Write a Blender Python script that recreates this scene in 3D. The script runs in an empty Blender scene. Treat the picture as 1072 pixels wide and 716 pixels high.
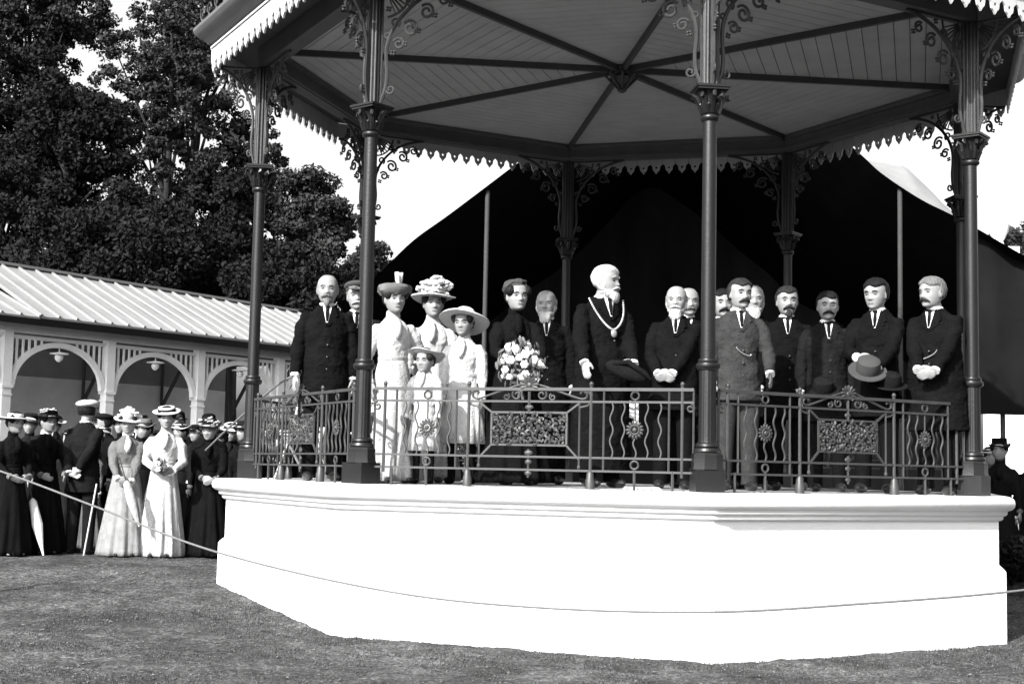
import bpy, math, random
import numpy as np
from mathutils import Vector, Matrix, noise
from math import sin, cos, pi, radians, sqrt, atan2

random.seed(7); RNG = np.random.default_rng(7)
S = bpy.context.scene
COL = S.collection

# ------------------------------------------------------------------ camera
cam = bpy.data.cameras.new('camera'); cam_o = bpy.data.objects.new('camera', cam); COL.objects.link(cam_o)
cam.sensor_width = 36.0; cam.lens = 1478.23 / 1072 * 36.0; cam.clip_end = 3000; cam.clip_start = 0.1
cam_o.matrix_world = (Matrix.Translation((-0.3321, -14.1405, 0.1263)) @ Matrix.Rotation(0.052055, 4, 'Z')
                      @ Matrix.Rotation(pi/2 + 0.090725, 4, 'X') @ Matrix.Rotation(0.021207, 4, 'Z'))
S.camera = cam_o

# ------------------------------------------------------------------ sky, sun, exposure (black and white photograph: the light is neutral)
SUN_EL = radians(34); SUN_DIR = Vector((-0.52, -0.855, 0)).normalized()      # towards the sun
w = bpy.data.worlds.new('World'); S.world = w; w.use_nodes = True
nt = w.node_tree; nt.nodes.clear()
out = nt.nodes.new('ShaderNodeOutputWorld'); bg = nt.nodes.new('ShaderNodeBackground')
sky = nt.nodes.new('ShaderNodeTexSky'); bw = nt.nodes.new('ShaderNodeRGBToBW')
sky.sky_type = 'NISHITA'; sky.sun_disc = False; sky.sun_elevation = SUN_EL
sky.sun_rotation = atan2(SUN_DIR.x, SUN_DIR.y); sky.dust_density = 6.0; sky.air_density = 1.6
bg.inputs['Strength'].default_value = 0.15
nt.links.new(sky.outputs[0], bw.inputs[0]); nt.links.new(bw.outputs[0], bg.inputs['Color']); nt.links.new(bg.outputs[0], out.inputs[0])
sl = bpy.data.lights.new('sun', 'SUN'); sl.energy = 5.0; sl.angle = radians(0.6); sl.color = (1, 0.995, 0.985)
so = bpy.data.objects.new('sun', sl); COL.objects.link(so)
sd = Vector((SUN_DIR.x*cos(SUN_EL), SUN_DIR.y*cos(SUN_EL), sin(SUN_EL)))
so.rotation_euler = sd.to_track_quat('Z', 'Y').to_euler(); so.location = sd*60
S.view_settings.view_transform = 'Standard'; S.view_settings.look = 'None'
S.view_settings.exposure = 1.35; S.view_settings.gamma = 1.0
S.render.engine = 'CYCLES'
S.cycles.max_bounces = 6; S.cycles.diffuse_bounces = 4

# ------------------------------------------------------------------ materials
def mat(name, v, rough=0.8, metal=0.0, var=0.12, scale=6.0, bump=0.0, bscale=40.0, spec=0.3, stretch=(1, 1, 1), fine=0.0, sheen=0.0):
    m = bpy.data.materials.new(name); m.use_nodes = True
    n = m.node_tree.nodes; L = m.node_tree.links; b = n['Principled BSDF']
    b.inputs['Roughness'].default_value = rough; b.inputs['Metallic'].default_value = metal
    b.inputs['Specular IOR Level'].default_value = spec
    tc = n.new('ShaderNodeTexCoord'); mp = n.new('ShaderNodeMapping'); mp.inputs['Scale'].default_value = stretch
    L.new(tc.outputs['Object'], mp.inputs[0])
    nz = n.new('ShaderNodeTexNoise'); nz.inputs['Scale'].default_value = scale; nz.inputs['Detail'].default_value = 6
    nz.inputs['Roughness'].default_value = 0.65
    L.new(mp.outputs[0], nz.inputs['Vector'])
    rp = n.new('ShaderNodeMapRange'); rp.inputs[1].default_value = .3; rp.inputs[2].default_value = .7
    rp.inputs[3].default_value = v*(1-var); rp.inputs[4].default_value = v*(1+var)
    L.new(nz.outputs[0], rp.inputs[0])
    src = rp.outputs[0]
    if fine:
        n2 = n.new('ShaderNodeTexNoise'); n2.inputs['Scale'].default_value = bscale*2; n2.inputs['Detail'].default_value = 3
        L.new(mp.outputs[0], n2.inputs['Vector'])
        r2 = n.new('ShaderNodeMapRange'); r2.inputs[1].default_value = .35; r2.inputs[2].default_value = .65
        r2.inputs[3].default_value = 1-fine; r2.inputs[4].default_value = 1+fine
        L.new(n2.outputs[0], r2.inputs[0])
        mu = n.new('ShaderNodeMath'); mu.operation = 'MULTIPLY'; L.new(src, mu.inputs[0]); L.new(r2.outputs[0], mu.inputs[1]); src = mu.outputs[0]
    cb = n.new('ShaderNodeCombineColor')
    for i in range(3): L.new(src, cb.inputs[i])
    L.new(cb.outputs[0], b.inputs['Base Color'])
    if bump:
        nb = n.new('ShaderNodeTexNoise'); nb.inputs['Scale'].default_value = bscale; nb.inputs['Detail'].default_value = 5
        L.new(mp.outputs[0], nb.inputs['Vector'])
        bp = n.new('ShaderNodeBump'); bp.inputs['Strength'].default_value = bump; bp.inputs['Distance'].default_value = 0.02
        L.new(nb.outputs[0], bp.inputs['Height']); L.new(bp.outputs[0], b.inputs['Normal'])
    return m
M = {}
M['plaster'] = mat('painted_render', 0.58, .8, var=.03, scale=2.5, bump=.15, bscale=25)
M['grass'] = mat('mown_grass', .105, .95, var=.45, scale=1.3, bump=1.0, bscale=30, fine=.6)
M['bank'] = mat('gravel_bank', 0.075, .95, var=.35, scale=5, bump=.9, bscale=30, fine=.5)
M['blade'] = mat('grass_blade', 0.03, .8, var=.5, scale=3)
M['iron'] = mat('dark_painted_iron', 0.006, .38, var=.2, scale=8, bump=.08, bscale=60, spec=.3)
M['iron_light'] = mat('grey_painted_iron', 0.028, .45, var=.2, scale=8, bump=.08, bscale=60, spec=.25)
M['iron_rail'] = mat('grey_painted_railing', 0.024, .5, var=.25, scale=8, spec=.45)
M['board'] = mat('ceiling_board', 0.34, .6, var=.12, scale=2.5, stretch=(1, 1, 1), bump=.1, bscale=14)
M['board_gap'] = mat('ceiling_gap', .06, .9)
M['beam'] = mat('painted_beam', 0.07, .6, var=.15, scale=3)
M['soffit'] = mat('soffit_board', 0.06, .7, var=.15)
M['rib'] = mat('dark_rib', .05, .6)
M['gutter'] = mat('gutter_paint', .07, .5, var=.15, scale=4)
M['valance'] = mat('valance_paint', 0.34, .6, var=.08, scale=5)
M['white_wood'] = mat('white_timber', .72, .6, var=.06, scale=4)
M['roof_metal'] = mat('pale_metal_roof', 0.17, .45, var=.12, scale=2.0, spec=.5)
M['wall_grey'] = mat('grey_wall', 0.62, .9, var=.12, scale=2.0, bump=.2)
M['wall_shade'] = mat('upper_wall_shade', .22, .9, var=.15, scale=2)  # darker wall tone imitating the eaves' shadow on the arcade back wall
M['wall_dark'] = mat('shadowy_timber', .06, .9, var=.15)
M['deck'] = mat('platform_boards', .22, .8, var=.2, scale=6)
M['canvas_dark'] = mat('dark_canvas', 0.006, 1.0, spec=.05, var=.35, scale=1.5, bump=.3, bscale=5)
M['canvas_shade_lift'] = mat('canvas_shade_lift', .035, 1.0, var=.45, scale=.7, bump=.4, bscale=3, spec=.03, stretch=(1, 1, .35))  # same canvas as the side curtains, colour lightened to brighten the shaded interior
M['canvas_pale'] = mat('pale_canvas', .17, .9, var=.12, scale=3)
M['pole'] = mat('pole_wood', .03, .8)
M['rope'] = mat('rope_fibre', 0.09, .9, var=.3, scale=80)
M['leaf_dark'] = mat('leaf_dark', 0.0085, .75, var=.5, scale=.8, spec=.08)
M['leaf_mid'] = mat('leaf_mid', 0.022, .7, var=.5, scale=.8, spec=.10)
M['bark'] = mat('bark', 0.015, .95, var=.3, bump=.6, bscale=14)
M['skin'] = mat('skin', 0.17, .55, var=.06, scale=14, spec=.3)
M['eye'] = mat('eye_dark', .04, .4, spec=.5)
M['lip'] = mat('lip', 0.09, .6)
M['cloth_black'] = mat('black_wool', 0.0032, .9, var=.3, scale=9, bump=.4, bscale=60, spec=.04)
M['cloth_dark'] = mat('dark_wool', 0.006, .9, var=.3, scale=9, bump=.4, bscale=60, spec=.04)
M['cloth_grey'] = mat('grey_tweed', 0.022, .9, var=.25, scale=12, bump=.4, bscale=80, fine=.25, spec=.04)
M['cloth_mid'] = mat('mid_grey_cloth', 0.08, .9, var=.2, scale=10, bump=.4, bscale=60)
M['cloth_white'] = mat('white_muslin', 0.33, .9, var=.16, scale=9, bump=.5, bscale=45, fine=.10)
M['cloth_cream'] = mat('cream_linen', 0.26, .9, var=.2, scale=12, bump=.5, bscale=45, fine=.12)
M['cloth_pale'] = mat('pale_grey_cloth', .16, .9, var=.2, scale=10, bump=.4, bscale=60, spec=.04)
M['linen'] = mat('white_linen', 0.5, .8, var=.05)
M['hair_white'] = mat('white_hair', 0.3, .8, var=.25, scale=40, bump=.8, bscale=90, stretch=(1, 1, .3))
M['hair_grey'] = mat('grey_hair', 0.09, .8, var=.3, scale=40, bump=.8, bscale=90, stretch=(1, 1, .3))
M['hair_dark'] = mat('dark_hair', 0.006, .6, var=.3, scale=40, bump=.8, bscale=90, stretch=(1, 1, .3), spec=.12)
M['hair_brown'] = mat('brown_hair', 0.015, .6, var=.3, scale=40, bump=.8, bscale=90, stretch=(1, 1, .3), spec=.12)
M['leather'] = mat('black_leather', 0.01, .35, spec=.5)
M['felt_grey'] = mat('grey_felt', 0.028, .9, var=.15)
M['straw'] = mat('pale_straw', 0.36, .8, var=.15, scale=30, bump=.5, bscale=80)
M['petal'] = mat('white_petal', 0.45, .7, var=.12, scale=30)
M['petal_grey'] = mat('grey_petal', .30, .7, var=.3, scale=30)
M['leafage'] = mat('bouquet_leaf', .06, .6, var=.4, scale=20)
M['gold'] = mat('chain_gold', 0.3, .35, metal=.6, var=.1)
M['glass'] = mat('lamp_glass', .75, .15, spec=.6)

def ground_mat():
    m = mat('worn_grass', .033, .97, var=.50, scale=.9, bump=1.0, bscale=22)
    n = m.node_tree.nodes; L = m.node_tree.links; b = n['Principled BSDF']; src = b.inputs['Base Color'].links[0].from_socket
    tc = [q for q in n if q.type == 'TEX_COORD'][0]; prev = src
    for sc, lo, hi, a, z in ((22,.40,.62,.40,1.8),(48,.40,.64,.45,1.8),(6,.36,.64,.6,1.4),(1.6,.40,.60,.55,1.35)):
        nz = n.new('ShaderNodeTexNoise'); nz.inputs['Scale'].default_value = sc; nz.inputs['Detail'].default_value = 4; nz.inputs['Roughness'].default_value = .7
        L.new(tc.outputs['Object'], nz.inputs['Vector'])
        mr = n.new('ShaderNodeMapRange'); mr.inputs[1].default_value = lo; mr.inputs[2].default_value = hi; mr.inputs[3].default_value = a; mr.inputs[4].default_value = z
        L.new(nz.outputs[0], mr.inputs[0]); mx = n.new('ShaderNodeVectorMath'); mx.operation = 'MULTIPLY'
        L.new(prev, mx.inputs[0]); L.new(mr.outputs[0], mx.inputs[1]); prev = mx.outputs[0]
    L.new(prev, b.inputs['Base Color']); return m
M['grass'] = ground_mat()

# ------------------------------------------------------------------ mesh builder
class MB:
    def __init__(s): s.v = []; s.f = []
    def add(s, vs, fs):
        k = len(s.v); s.v.extend([tuple(p) for p in vs]); s.f.extend([tuple(i+k for i in q) for q in fs]); return s
    def box(s, a, b, mtx=None):
        (x0, y0, z0), (x1, y1, z1) = a, b
        vs = [Vector(p) for p in ((x0,y0,z0),(x1,y0,z0),(x1,y1,z0),(x0,y1,z0),(x0,y0,z1),(x1,y0,z1),(x1,y1,z1),(x0,y1,z1))]
        if mtx is not None: vs = [mtx @ p for p in vs]
        return s.add(vs, [(0,3,2,1),(4,5,6,7),(0,1,5,4),(1,2,6,5),(2,3,7,6),(3,0,4,7)])
    def bar(s, p, q, wd, hg=None, up=(0,0,1)):
        p = Vector(p); q = Vector(q); d = (q-p); L = d.length; d.normalize(); hg = hg or wd
        u = Vector(up); sx = d.cross(u)
        if sx.length < 1e-4: sx = d.cross(Vector((1,0,0)))
        sx.normalize(); u = sx.cross(d)
        vs = []
        for e in (p, q):
            for a, b in ((-1,-1),(1,-1),(1,1),(-1,1)): vs.append(e + sx*a*wd/2 + u*b*hg/2)
        return s.add(vs, [(0,1,2,3),(7,6,5,4),(0,4,5,1),(1,5,6,2),(2,6,7,3),(3,7,4,0)])
    def tube(s, pts, r, n=8, cap=True):
        pts = [Vector(p) for p in pts]; m = len(pts)
        if not hasattr(r, '__len__'): r = [r]*m
        nrm = None; vs = []
        for i, p in enumerate(pts):
            t = (pts[min(i+1, m-1)] - pts[max(i-1, 0)])
            if t.length < 1e-9: t = Vector((0,0,1))
            t.normalize()
            if nrm is None:
                a = Vector((0,0,1)) if abs(t.z) < .9 else Vector((1,0,0)); nrm = t.cross(a).normalized()
            else:
                nrm = (nrm - t*nrm.dot(t)); nrm = nrm.normalized() if nrm.length > 1e-6 else t.orthogonal().normalized()
            bn = t.cross(nrm)
            for k in range(n):
                a = 2*pi*k/n; vs.append(p + nrm*cos(a)*r[i] + bn*sin(a)*r[i])
        fs = [(i*n+k, i*n+(k+1)%n, (i+1)*n+(k+1)%n, (i+1)*n+k) for i in range(m-1) for k in range(n)]
        if cap: fs += [tuple(range(n-1, -1, -1)), tuple((m-1)*n+k for k in range(n))]
        return s.add(vs, fs)
    def lathe(s, prof, n=16, c=(0,0), mod=None, rot=0.0, cap=True):
        vs = []
        for (r, z) in prof:
            for k in range(n):
                a = rot + 2*pi*k/n; q = r*(mod(a, r, z) if mod else 1); vs.append((c[0]+q*cos(a), c[1]+q*sin(a), z))
        m = len(prof)
        fs = [(i*n+k, i*n+(k+1)%n, (i+1)*n+(k+1)%n, (i+1)*n+k) for i in range(m-1) for k in range(n)]
        if cap: fs += [tuple(range(n-1, -1, -1)), tuple((m-1)*n+k for k in range(n))]
        return s.add(vs, fs)
    def ell(s, c, r, n=12, m=8, mtx=None, fn=None):
        vs = []; c = Vector(c)
        for i in range(m+1):
            th = pi*i/m
            for k in range(n):
                a = 2*pi*k/n; d = Vector((sin(th)*cos(a), sin(th)*sin(a), cos(th)))
                g = fn(d) if fn else 1.0
                p = Vector((d.x*r[0]*g, d.y*r[1]*g, d.z*r[2]*g))
                if mtx is not None: p = mtx @ p
                vs.append(c+p)
        fs = [(i*n+k, (i+1)*n+k, (i+1)*n+(k+1)%n, i*n+(k+1)%n) for i in range(m) for k in range(n)]
        return s.add(vs, fs)
    def loft(s, secs, n=20, fn=None):
        # sections (z, rx, ry, cx, cy)
        vs = []
        for (z, rx, ry, cx, cy) in secs:
            for k in range(n):
                a = 2*pi*k/n; g = fn(a, z) if fn else 1
                vs.append((cx+rx*g*cos(a), cy+ry*g*sin(a), z))
        m = len(secs)
        fs = [(i*n+k, i*n+(k+1)%n, (i+1)*n+(k+1)%n, (i+1)*n+k) for i in range(m-1) for k in range(n)]
        fs += [tuple(range(n-1, -1, -1)), tuple((m-1)*n+k for k in range(n))]
        return s.add(vs, fs)
    def prism(s, poly, z0, z1):
        n = len(poly)
        return s.add([(x,y,z0) for x,y in poly] + [(x,y,z1) for x,y in poly],
                     [tuple(range(n-1,-1,-1)), tuple(range(n, 2*n))] + [(k,(k+1)%n,n+(k+1)%n,n+k) for k in range(n)])
    def plate(s, poly, O, U, Vv, th):
        # polygon (u,v) in the plane O,U,V with thickness th along the normal
        O, U, Vv = Vector(O), Vector(U), Vector(Vv); N = U.cross(Vv).normalized(); n = len(poly)
        a = [O+U*p[0]+Vv*p[1]-N*th/2 for p in poly]; b = [q+N*th for q in a]
        return s.add(a+b, [tuple(range(n-1,-1,-1)), tuple(range(n,2*n))] + [(k,(k+1)%n,n+(k+1)%n,n+k) for k in range(n)])
    def xf(s, mtx):
        s.v = [tuple(mtx @ Vector(p)) for p in s.v]; return s
    def mesh(s, name):
        me = bpy.data.meshes.new(name); me.from_pydata(s.v, [], s.f); me.update(); return me
    def build(s, name, m, parent=None, smooth=True, ang=40):
        me = s.mesh(name); return link_mesh(name, me, m, parent, smooth, ang)

def link_mesh(name, me, m, parent=None, smooth=True, ang=40):
    me.materials.clear(); me.materials.append(m)
    if smooth:
        me.polygons.foreach_set('use_smooth', [True]*len(me.polygons))
        if ang < 179: me.set_sharp_from_angle(angle=radians(ang))
    o = bpy.data.objects.new(name, me); COL.objects.link(o)
    if parent: o.parent = parent
    return o
def empty(name, loc=(0,0,0), rz=0, sc=1.0):
    o = bpy.data.objects.new(name, None); COL.objects.link(o); o.location = loc; o.rotation_euler = (0,0,rz); o.scale = (sc,)*3
    o.empty_display_size = .1; return o
def tag(o, label, cat, group=None, kind=None):
    if label: o['label'] = label
    if cat: o['category'] = cat
    if group: o['group'] = group
    if kind: o['kind'] = kind
    return o
def dup_tree(o, parent=None):
    c = o.copy(); COL.objects.link(c)
    if parent: c.parent = parent
    for ch in list(o.children): dup_tree(ch, c)
    return c
def fuse(mb, voxel, it=2, fac=.5):
    me = mb.mesh('t'); o = bpy.data.objects.new('t', me); COL.objects.link(o)
    r = o.modifiers.new('r', 'REMESH'); r.mode = 'VOXEL'; r.voxel_size = voxel
    if it:
        q = o.modifiers.new('s', 'SMOOTH'); q.factor = fac; q.iterations = it
    dg = bpy.context.evaluated_depsgraph_get(); e = o.evaluated_get(dg)
    m2 = bpy.data.meshes.new_from_object(e)
    bpy.data.objects.remove(o); bpy.data.meshes.remove(me)
    return m2
def wrinkle(me, amp, fr=(14,14,6), zmin=None):
    n = len(me.vertices); co = np.empty(n*3); me.vertices.foreach_get('co', co); co = co.reshape(-1,3)
    nr = np.empty(n*3); me.vertices.foreach_get('normal', nr); nr = nr.reshape(-1,3)
    off = random.uniform(0, 50)
    d = np.array([noise.noise(Vector((p[0]*fr[0]+off, p[1]*fr[1], p[2]*fr[2]))) + .5*noise.noise(Vector((p[0]*fr[0]*2.3, p[1]*fr[1]*2.3+off, p[2]*fr[2]*3.1))) for p in co])
    co += nr*(d*amp)[:,None]
    me.vertices.foreach_set('co', co.ravel()); me.update(); return me

# ------------------------------------------------------------------ terrain
def gz(x, y):
    t = min(1, max(0, (y+3.85)/5.0)); t = t*t*(3-2*t)
    z = -1.21 + .012*(-min(max(x,-8),8)) + .22*t
    if y > 5: z += .02*(min(y,40)-5)
    return z
def ground():
    xs = sorted(set(list(np.linspace(-8,5,261)) + list(np.linspace(-60,-8.2,26)) + list(np.linspace(5.2,60,26)) + [-400,-200,-100,100,200,400]))
    ys = sorted(set(list(np.linspace(-8,2.5,211)) + list(np.linspace(2.7,80,80)) + [-60,-30,-15,120,250,600,1200]))
    mb = MB(); nx = len(xs)
    for y in ys:
        for x in xs:
            mb.v.append((x, y, gz(x,y) + .014*noise.noise(Vector((x*1.3, y*1.3, 0)))+.012*noise.noise(Vector((x*4, y*4, 3)))+.012*noise.noise(Vector((x*11, y*11, 5)))))
    for j in range(len(ys)-1):
        for i in range(nx-1):
            a = j*nx+i; mb.f.append((a, a+1, a+nx+1, a+nx))
    o = mb.build('ground', M['grass']); tag(o, None, None, kind='structure')
ground()
TH_ = 3.305045
def grass():
    N = 150000
    x = RNG.uniform(-4.6, 3.6, N); y = -6.6 + 5.2*RNG.random(N)**1.0
    # keep off the plinth and clump
    r = np.hypot(x, y); aa = np.arctan2(y,x)-TH_; sect = ((aa % (pi/4))-pi/8); keep = r*np.cos(sect) > 3.87*cos(pi/8)+.005
    x, y = x[keep], y[keep]
    cl = np.array([noise.noise(Vector((a*2.2, b*2.2, 9))) for a, b in zip(x, y)])
    k2 = (cl > -.05 + RNG.uniform(-.25, .25, len(x))) | (np.hypot(x,y) < 4.1); x, y = x[k2], y[k2]; N = len(x)
    z = np.array([gz(a, b) for a, b in zip(x, y)]) - .004
    edge_ = np.hypot(x,y) < 4.25; h = RNG.uniform(.008, .022, N)*np.where(edge_, 1.3, 1); wd = RNG.uniform(.002, .004, N); a = RNG.uniform(0, 2*pi, N); ln = RNG.uniform(-.6,.6,N)
    dx, dy = np.cos(a)*wd, np.sin(a)*wd
    V = np.empty((N,3,3)); V[:,0] = np.c_[x-dx, y-dy, z]; V[:,1] = np.c_[x+dx, y+dy, z]; V[:,2] = np.c_[x-dy/wd*h*ln, y+dx/wd*h*ln, z+h]
    me = bpy.data.meshes.new('grass'); me.from_pydata(V.reshape(-1,3).tolist(), [], np.arange(3*N).reshape(-1,3).tolist())
    o = link_mesh('grass', me, M['blade'], smooth=False); tag(o, 'short trodden grass growing in front of the white plinth', 'grass', kind='stuff')
grass()
def clods():
    N = 16000; x = RNG.uniform(-5.5, 4.2, N); y = RNG.uniform(-6.8, 1.6, N)
    aa = np.arctan2(y,x)-TH_; keep = np.hypot(x,y)*np.cos((aa % (pi/4))-pi/8) > 3.87*cos(pi/8)+.01
    x, y = x[keep], y[keep]; V = []; F = []
    for a, b in zip(x, y):
        r_ = random.uniform(.003,.010)*(1.6 if random.random() < .04 else 1); z = gz(a,b)+.004; k = len(V)
        for d in ((1,0,0),(0,1,0),(-1,0,0),(0,-1,0),(0,0,.7),(0,0,-.7)): V.append((a+d[0]*r_*random.uniform(.7,1.3), b+d[1]*r_*random.uniform(.7,1.3), z+d[2]*r_))
        F += [(k,k+1,k+4),(k+1,k+2,k+4),(k+2,k+3,k+4),(k+3,k,k+4),(k+1,k,k+5),(k+2,k+1,k+5),(k+3,k+2,k+5),(k,k+3,k+5)]
    me = bpy.data.meshes.new('gravel'); me.from_pydata(V, [], F); o = link_mesh('gravel', me, M['bank'], smooth=False)
    tag(o, 'loose grit and clods scattered over the worn lawn', 'gravel', kind='stuff')
clods()

# ------------------------------------------------------------------ bandstand
TH = 3.305045; R0 = 3.6
def pv(k, R, z=0.0): a = TH + k*pi/4; return Vector((R*cos(a), R*sin(a), z))
BS = tag(empty('bandstand', (0,0,-1.2)), 'octagonal cast iron bandstand on a white plinth, full of dignitaries', 'bandstand')
BS_INV = Matrix.Translation((0,0,1.2))
def bs(mb, name, m, parent=None, smooth=True, ang=35):
    o = mb.xf(BS_INV).build(name, m, parent or BS, smooth, ang) if parent is None else mb.build(name, m, parent, smooth, ang)
    return o
def octring(mb, prof):     # profile (R, z) lofted on eight corners, flat faces
    n = 8; vs = []
    for (R, z) in prof:
        for k in range(8): vs.append(pv(k, R, z))
    m = len(prof)
    fs = [(i*n+k, i*n+(k+1)%n, (i+1)*n+(k+1)%n, (i+1)*n+k) for i in range(m-1) for k in range(n)]
    fs += [tuple(range(n-1,-1,-1)), tuple((m-1)*n+k for k in range(n))]
    mb.add(vs, fs)
pl = MB(); octring(pl, [(3.87,-1.6),(3.87,-.62),(3.855,-.60),(3.81,-.565),(3.81,-.205)])
bs(pl, 'plinth', M['plaster'], ang=20)
co = MB(); octring(co, [(3.81,-.205),(3.835,-.20),(3.85,-.185),(3.85,-.165),(3.87,-.16),(3.885,-.145),(3.885,-.125),(3.90,-.118),(3.925,-.11),(3.945,-.09),(3.952,-.062),(3.945,-.032),(3.925,-.012),(3.90,-.004),(3.60,-.004)])
bs(co, 'cornice', M['plaster'], ang=60)
dk = MB()
for i in range(46):
    x = -3.45+i*.15; hw = sqrt(max(0, 3.30**2-(x+.075)**2)); dk.box((x,-hw,-.02),(x+.146,hw,0.0))
bs(dk, 'platform_floor', M['deck'], smooth=False)

# ceiling: boards laid parallel to each side
for k in range(8):
    mb = MB(); a = TH+k*pi/4; b = a+pi/4; rr = .12
    while rr < 3.72:
        r2 = min(rr+.155, 3.74); g = .008
        A, B, C_, D = [Vector((q*cos(t), q*sin(t), 4.245)) for q, t in ((rr,a+.002),(r2-g,a+.002),(r2-g,b-.002),(rr,b-.002))]
        vs = [A,B,C_,D]+[p+Vector((0,0,.02)) for p in (A,B,C_,D)]
        mb.add(vs, [(0,3,2,1),(4,5,6,7),(0,1,5,4),(1,2,6,5),(2,3,7,6),(3,0,4,7)]); rr = r2
    bs(mb, 'ceiling_panel', M['board'], smooth=False)
cg = MB(); octring(cg, [(3.9,4.268),(3.9,4.285)]); bs(cg, 'ceiling_backing', M['board_gap'], smooth=False)
for k in range(8):
    mb = MB(); mb.bar(pv(k,.05,4.215), pv(k,3.52,4.215), .042, .06); bs(mb, 'ceiling_rib', M['rib'], smooth=False)
mb = MB(); mb.lathe([(.02,3.98),(.05,4.0),(.03,4.04),(.09,4.08),(.12,4.13),(.06,4.17),(.10,4.20),(.10,4.24)], 16)
for k in range(8):
    a = k*pi/4; c = Vector((.12*cos(a), .12*sin(a), 4.10)); mb.tube([Vector((.04*cos(a),.04*sin(a),4.02)), c, c+Vector((.05*cos(a),.05*sin(a),.05)), c+Vector((.02*cos(a),.02*sin(a),.09))], .012, 6)
bs(mb, 'ceiling_boss', M['rib'])
for k in range(8):
    p, q = pv(k,R0,4.14), pv(k+1,R0,4.14); d = (q-p).normalized(); nrm = Vector((d.y,-d.x,0))
    mb = MB(); mb.bar(p, q, .14, .19); mb.bar(p-nrm*.092-Vector((0,0,-.07)), q-nrm*.092-Vector((0,0,-.07)), .045, .05); mb.bar(p-nrm*.088-Vector((0,0,.07)), q-nrm*.088-Vector((0,0,.07)), .03, .03)
    bs(mb, 'wall_plate', M['beam'], smooth=False)
so_ = MB()
for k in range(8):
    a, b, c, d = pv(k,3.66,4.238), pv(k+1,3.66,4.238), pv(k+1,4.10,4.238), pv(k,4.10,4.238)
    so_.add([a,b,c,d]+[p+Vector((0,0,.028)) for p in (a,b,c,d)], [(0,1,2,3),(7,6,5,4),(0,4,5,1),(1,5,6,2),(2,6,7,3),(3,7,4,0)])
bs(so_, 'eaves_soffit', M['soffit'], smooth=False)
gt = MB(); octring(gt, [(4.06,4.29),(4.13,4.245),(4.16,4.25),(4.19,4.28),(4.22,4.30),(4.25,4.31),(4.29,4.34),(4.31,4.37),(4.31,4.40),(4.26,4.41),(4.0,4.50),(2.4,5.15),(.5,5.9),(.3,6.3),(.02,6.9)])
bs(gt, 'roof', M['gutter'], ang=20)
for k in range(8):         # cresting standing on the gutter
    mb = MB(); p, q = pv(k,4.26,4.42), pv(k+1,4.26,4.42); d = (q-p); L = d.length; d.normalize(); n = 14
    for i in range(n):
        c = p+d*(L*(i+.5)/n)
        mb.tube([c+d*(.07*cos(t)*(1-t/9)) + Vector((0,0,.09+.07*sin(t)*(1-t/9))) for t in np.linspace(0,7.5,22)], .009, 5)
        mb.bar(c+Vector((0,0,-.01)), c+Vector((0,0,.06)), .012)
    mb.bar(p, q, .02, .02)
    bs(mb, 'cresting', M['iron_light'])
for k in range(8):         # scalloped valance boards, one mesh per side
    p, q = pv(k,4.115), pv(k+1,4.115); d = (q-p); L = d.length; d.normalize(); n = 19; pw = L/n; mb = MB()
    prof = []
    for i in range(n):
        u0 = i*pw+.003; u1 = (i+1)*pw-.003; c = (u0+u1)/2; hw = (u1-u0)/2; rs = .026
        poly = [(u1,4.235),(u0,4.235),(u0,4.075)]
        poly += [(u0+hw*.22, 4.06), (u0+hw*.38, 4.045), (u0+hw*.42,4.02), (u0+hw*.5,3.995), (c-hw*.22,3.975), (c,3.948)]
        poly += [(2*c-x, z) for x, z in poly[2:8]][::-1]
        # pierced: build as a strip of quads round a drop hole
        hole = [(c+.016*sin(t), 4.03+.016*cos(t)) for t in np.linspace(0, 2*pi, 8, endpoint=False)]
        O = Vector((p.x,p.y,0)); N = Vector((d.y,-d.x,0)); th = .018
        import bmesh
        vs_o = [O+d*x+Vector((0,0,z)) for x,z in poly]
        from mathutils.geometry import tessellate_polygon
        tris = tessellate_polygon([[Vector((x,z,0)) for x,z in poly],[Vector((x,z,0)) for x,z in hole[::-1]]])
        allp = poly+hole[::-1]; F = [O+d*x+Vector((0,0,z))+N*th/2 for x,z in allp]; B = [f-N*th for f in F]; m_ = len(allp)
        fs = [tuple(t) for t in tris]+[tuple(i2+m_ for i2 in t[::-1]) for t in tris]
        no = len(poly); fs += [(j,(j+1)%no,m_+(j+1)%no,m_+j) for j in range(no)]
        nh = len(hole); fs += [(no+j,no+(j+1)%nh,m_+no+(j+1)%nh,m_+no+j) for j in range(nh)]
        mb.add(F+B, fs)
    mb.bar(O+d*0.01+Vector((0,0,4.215))+N*.016, O+d*(L-.01)+Vector((0,0,4.215))+N*.016, .014, .02)
    bs(mb, 'valance', M['valance'], smooth=False)

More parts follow.
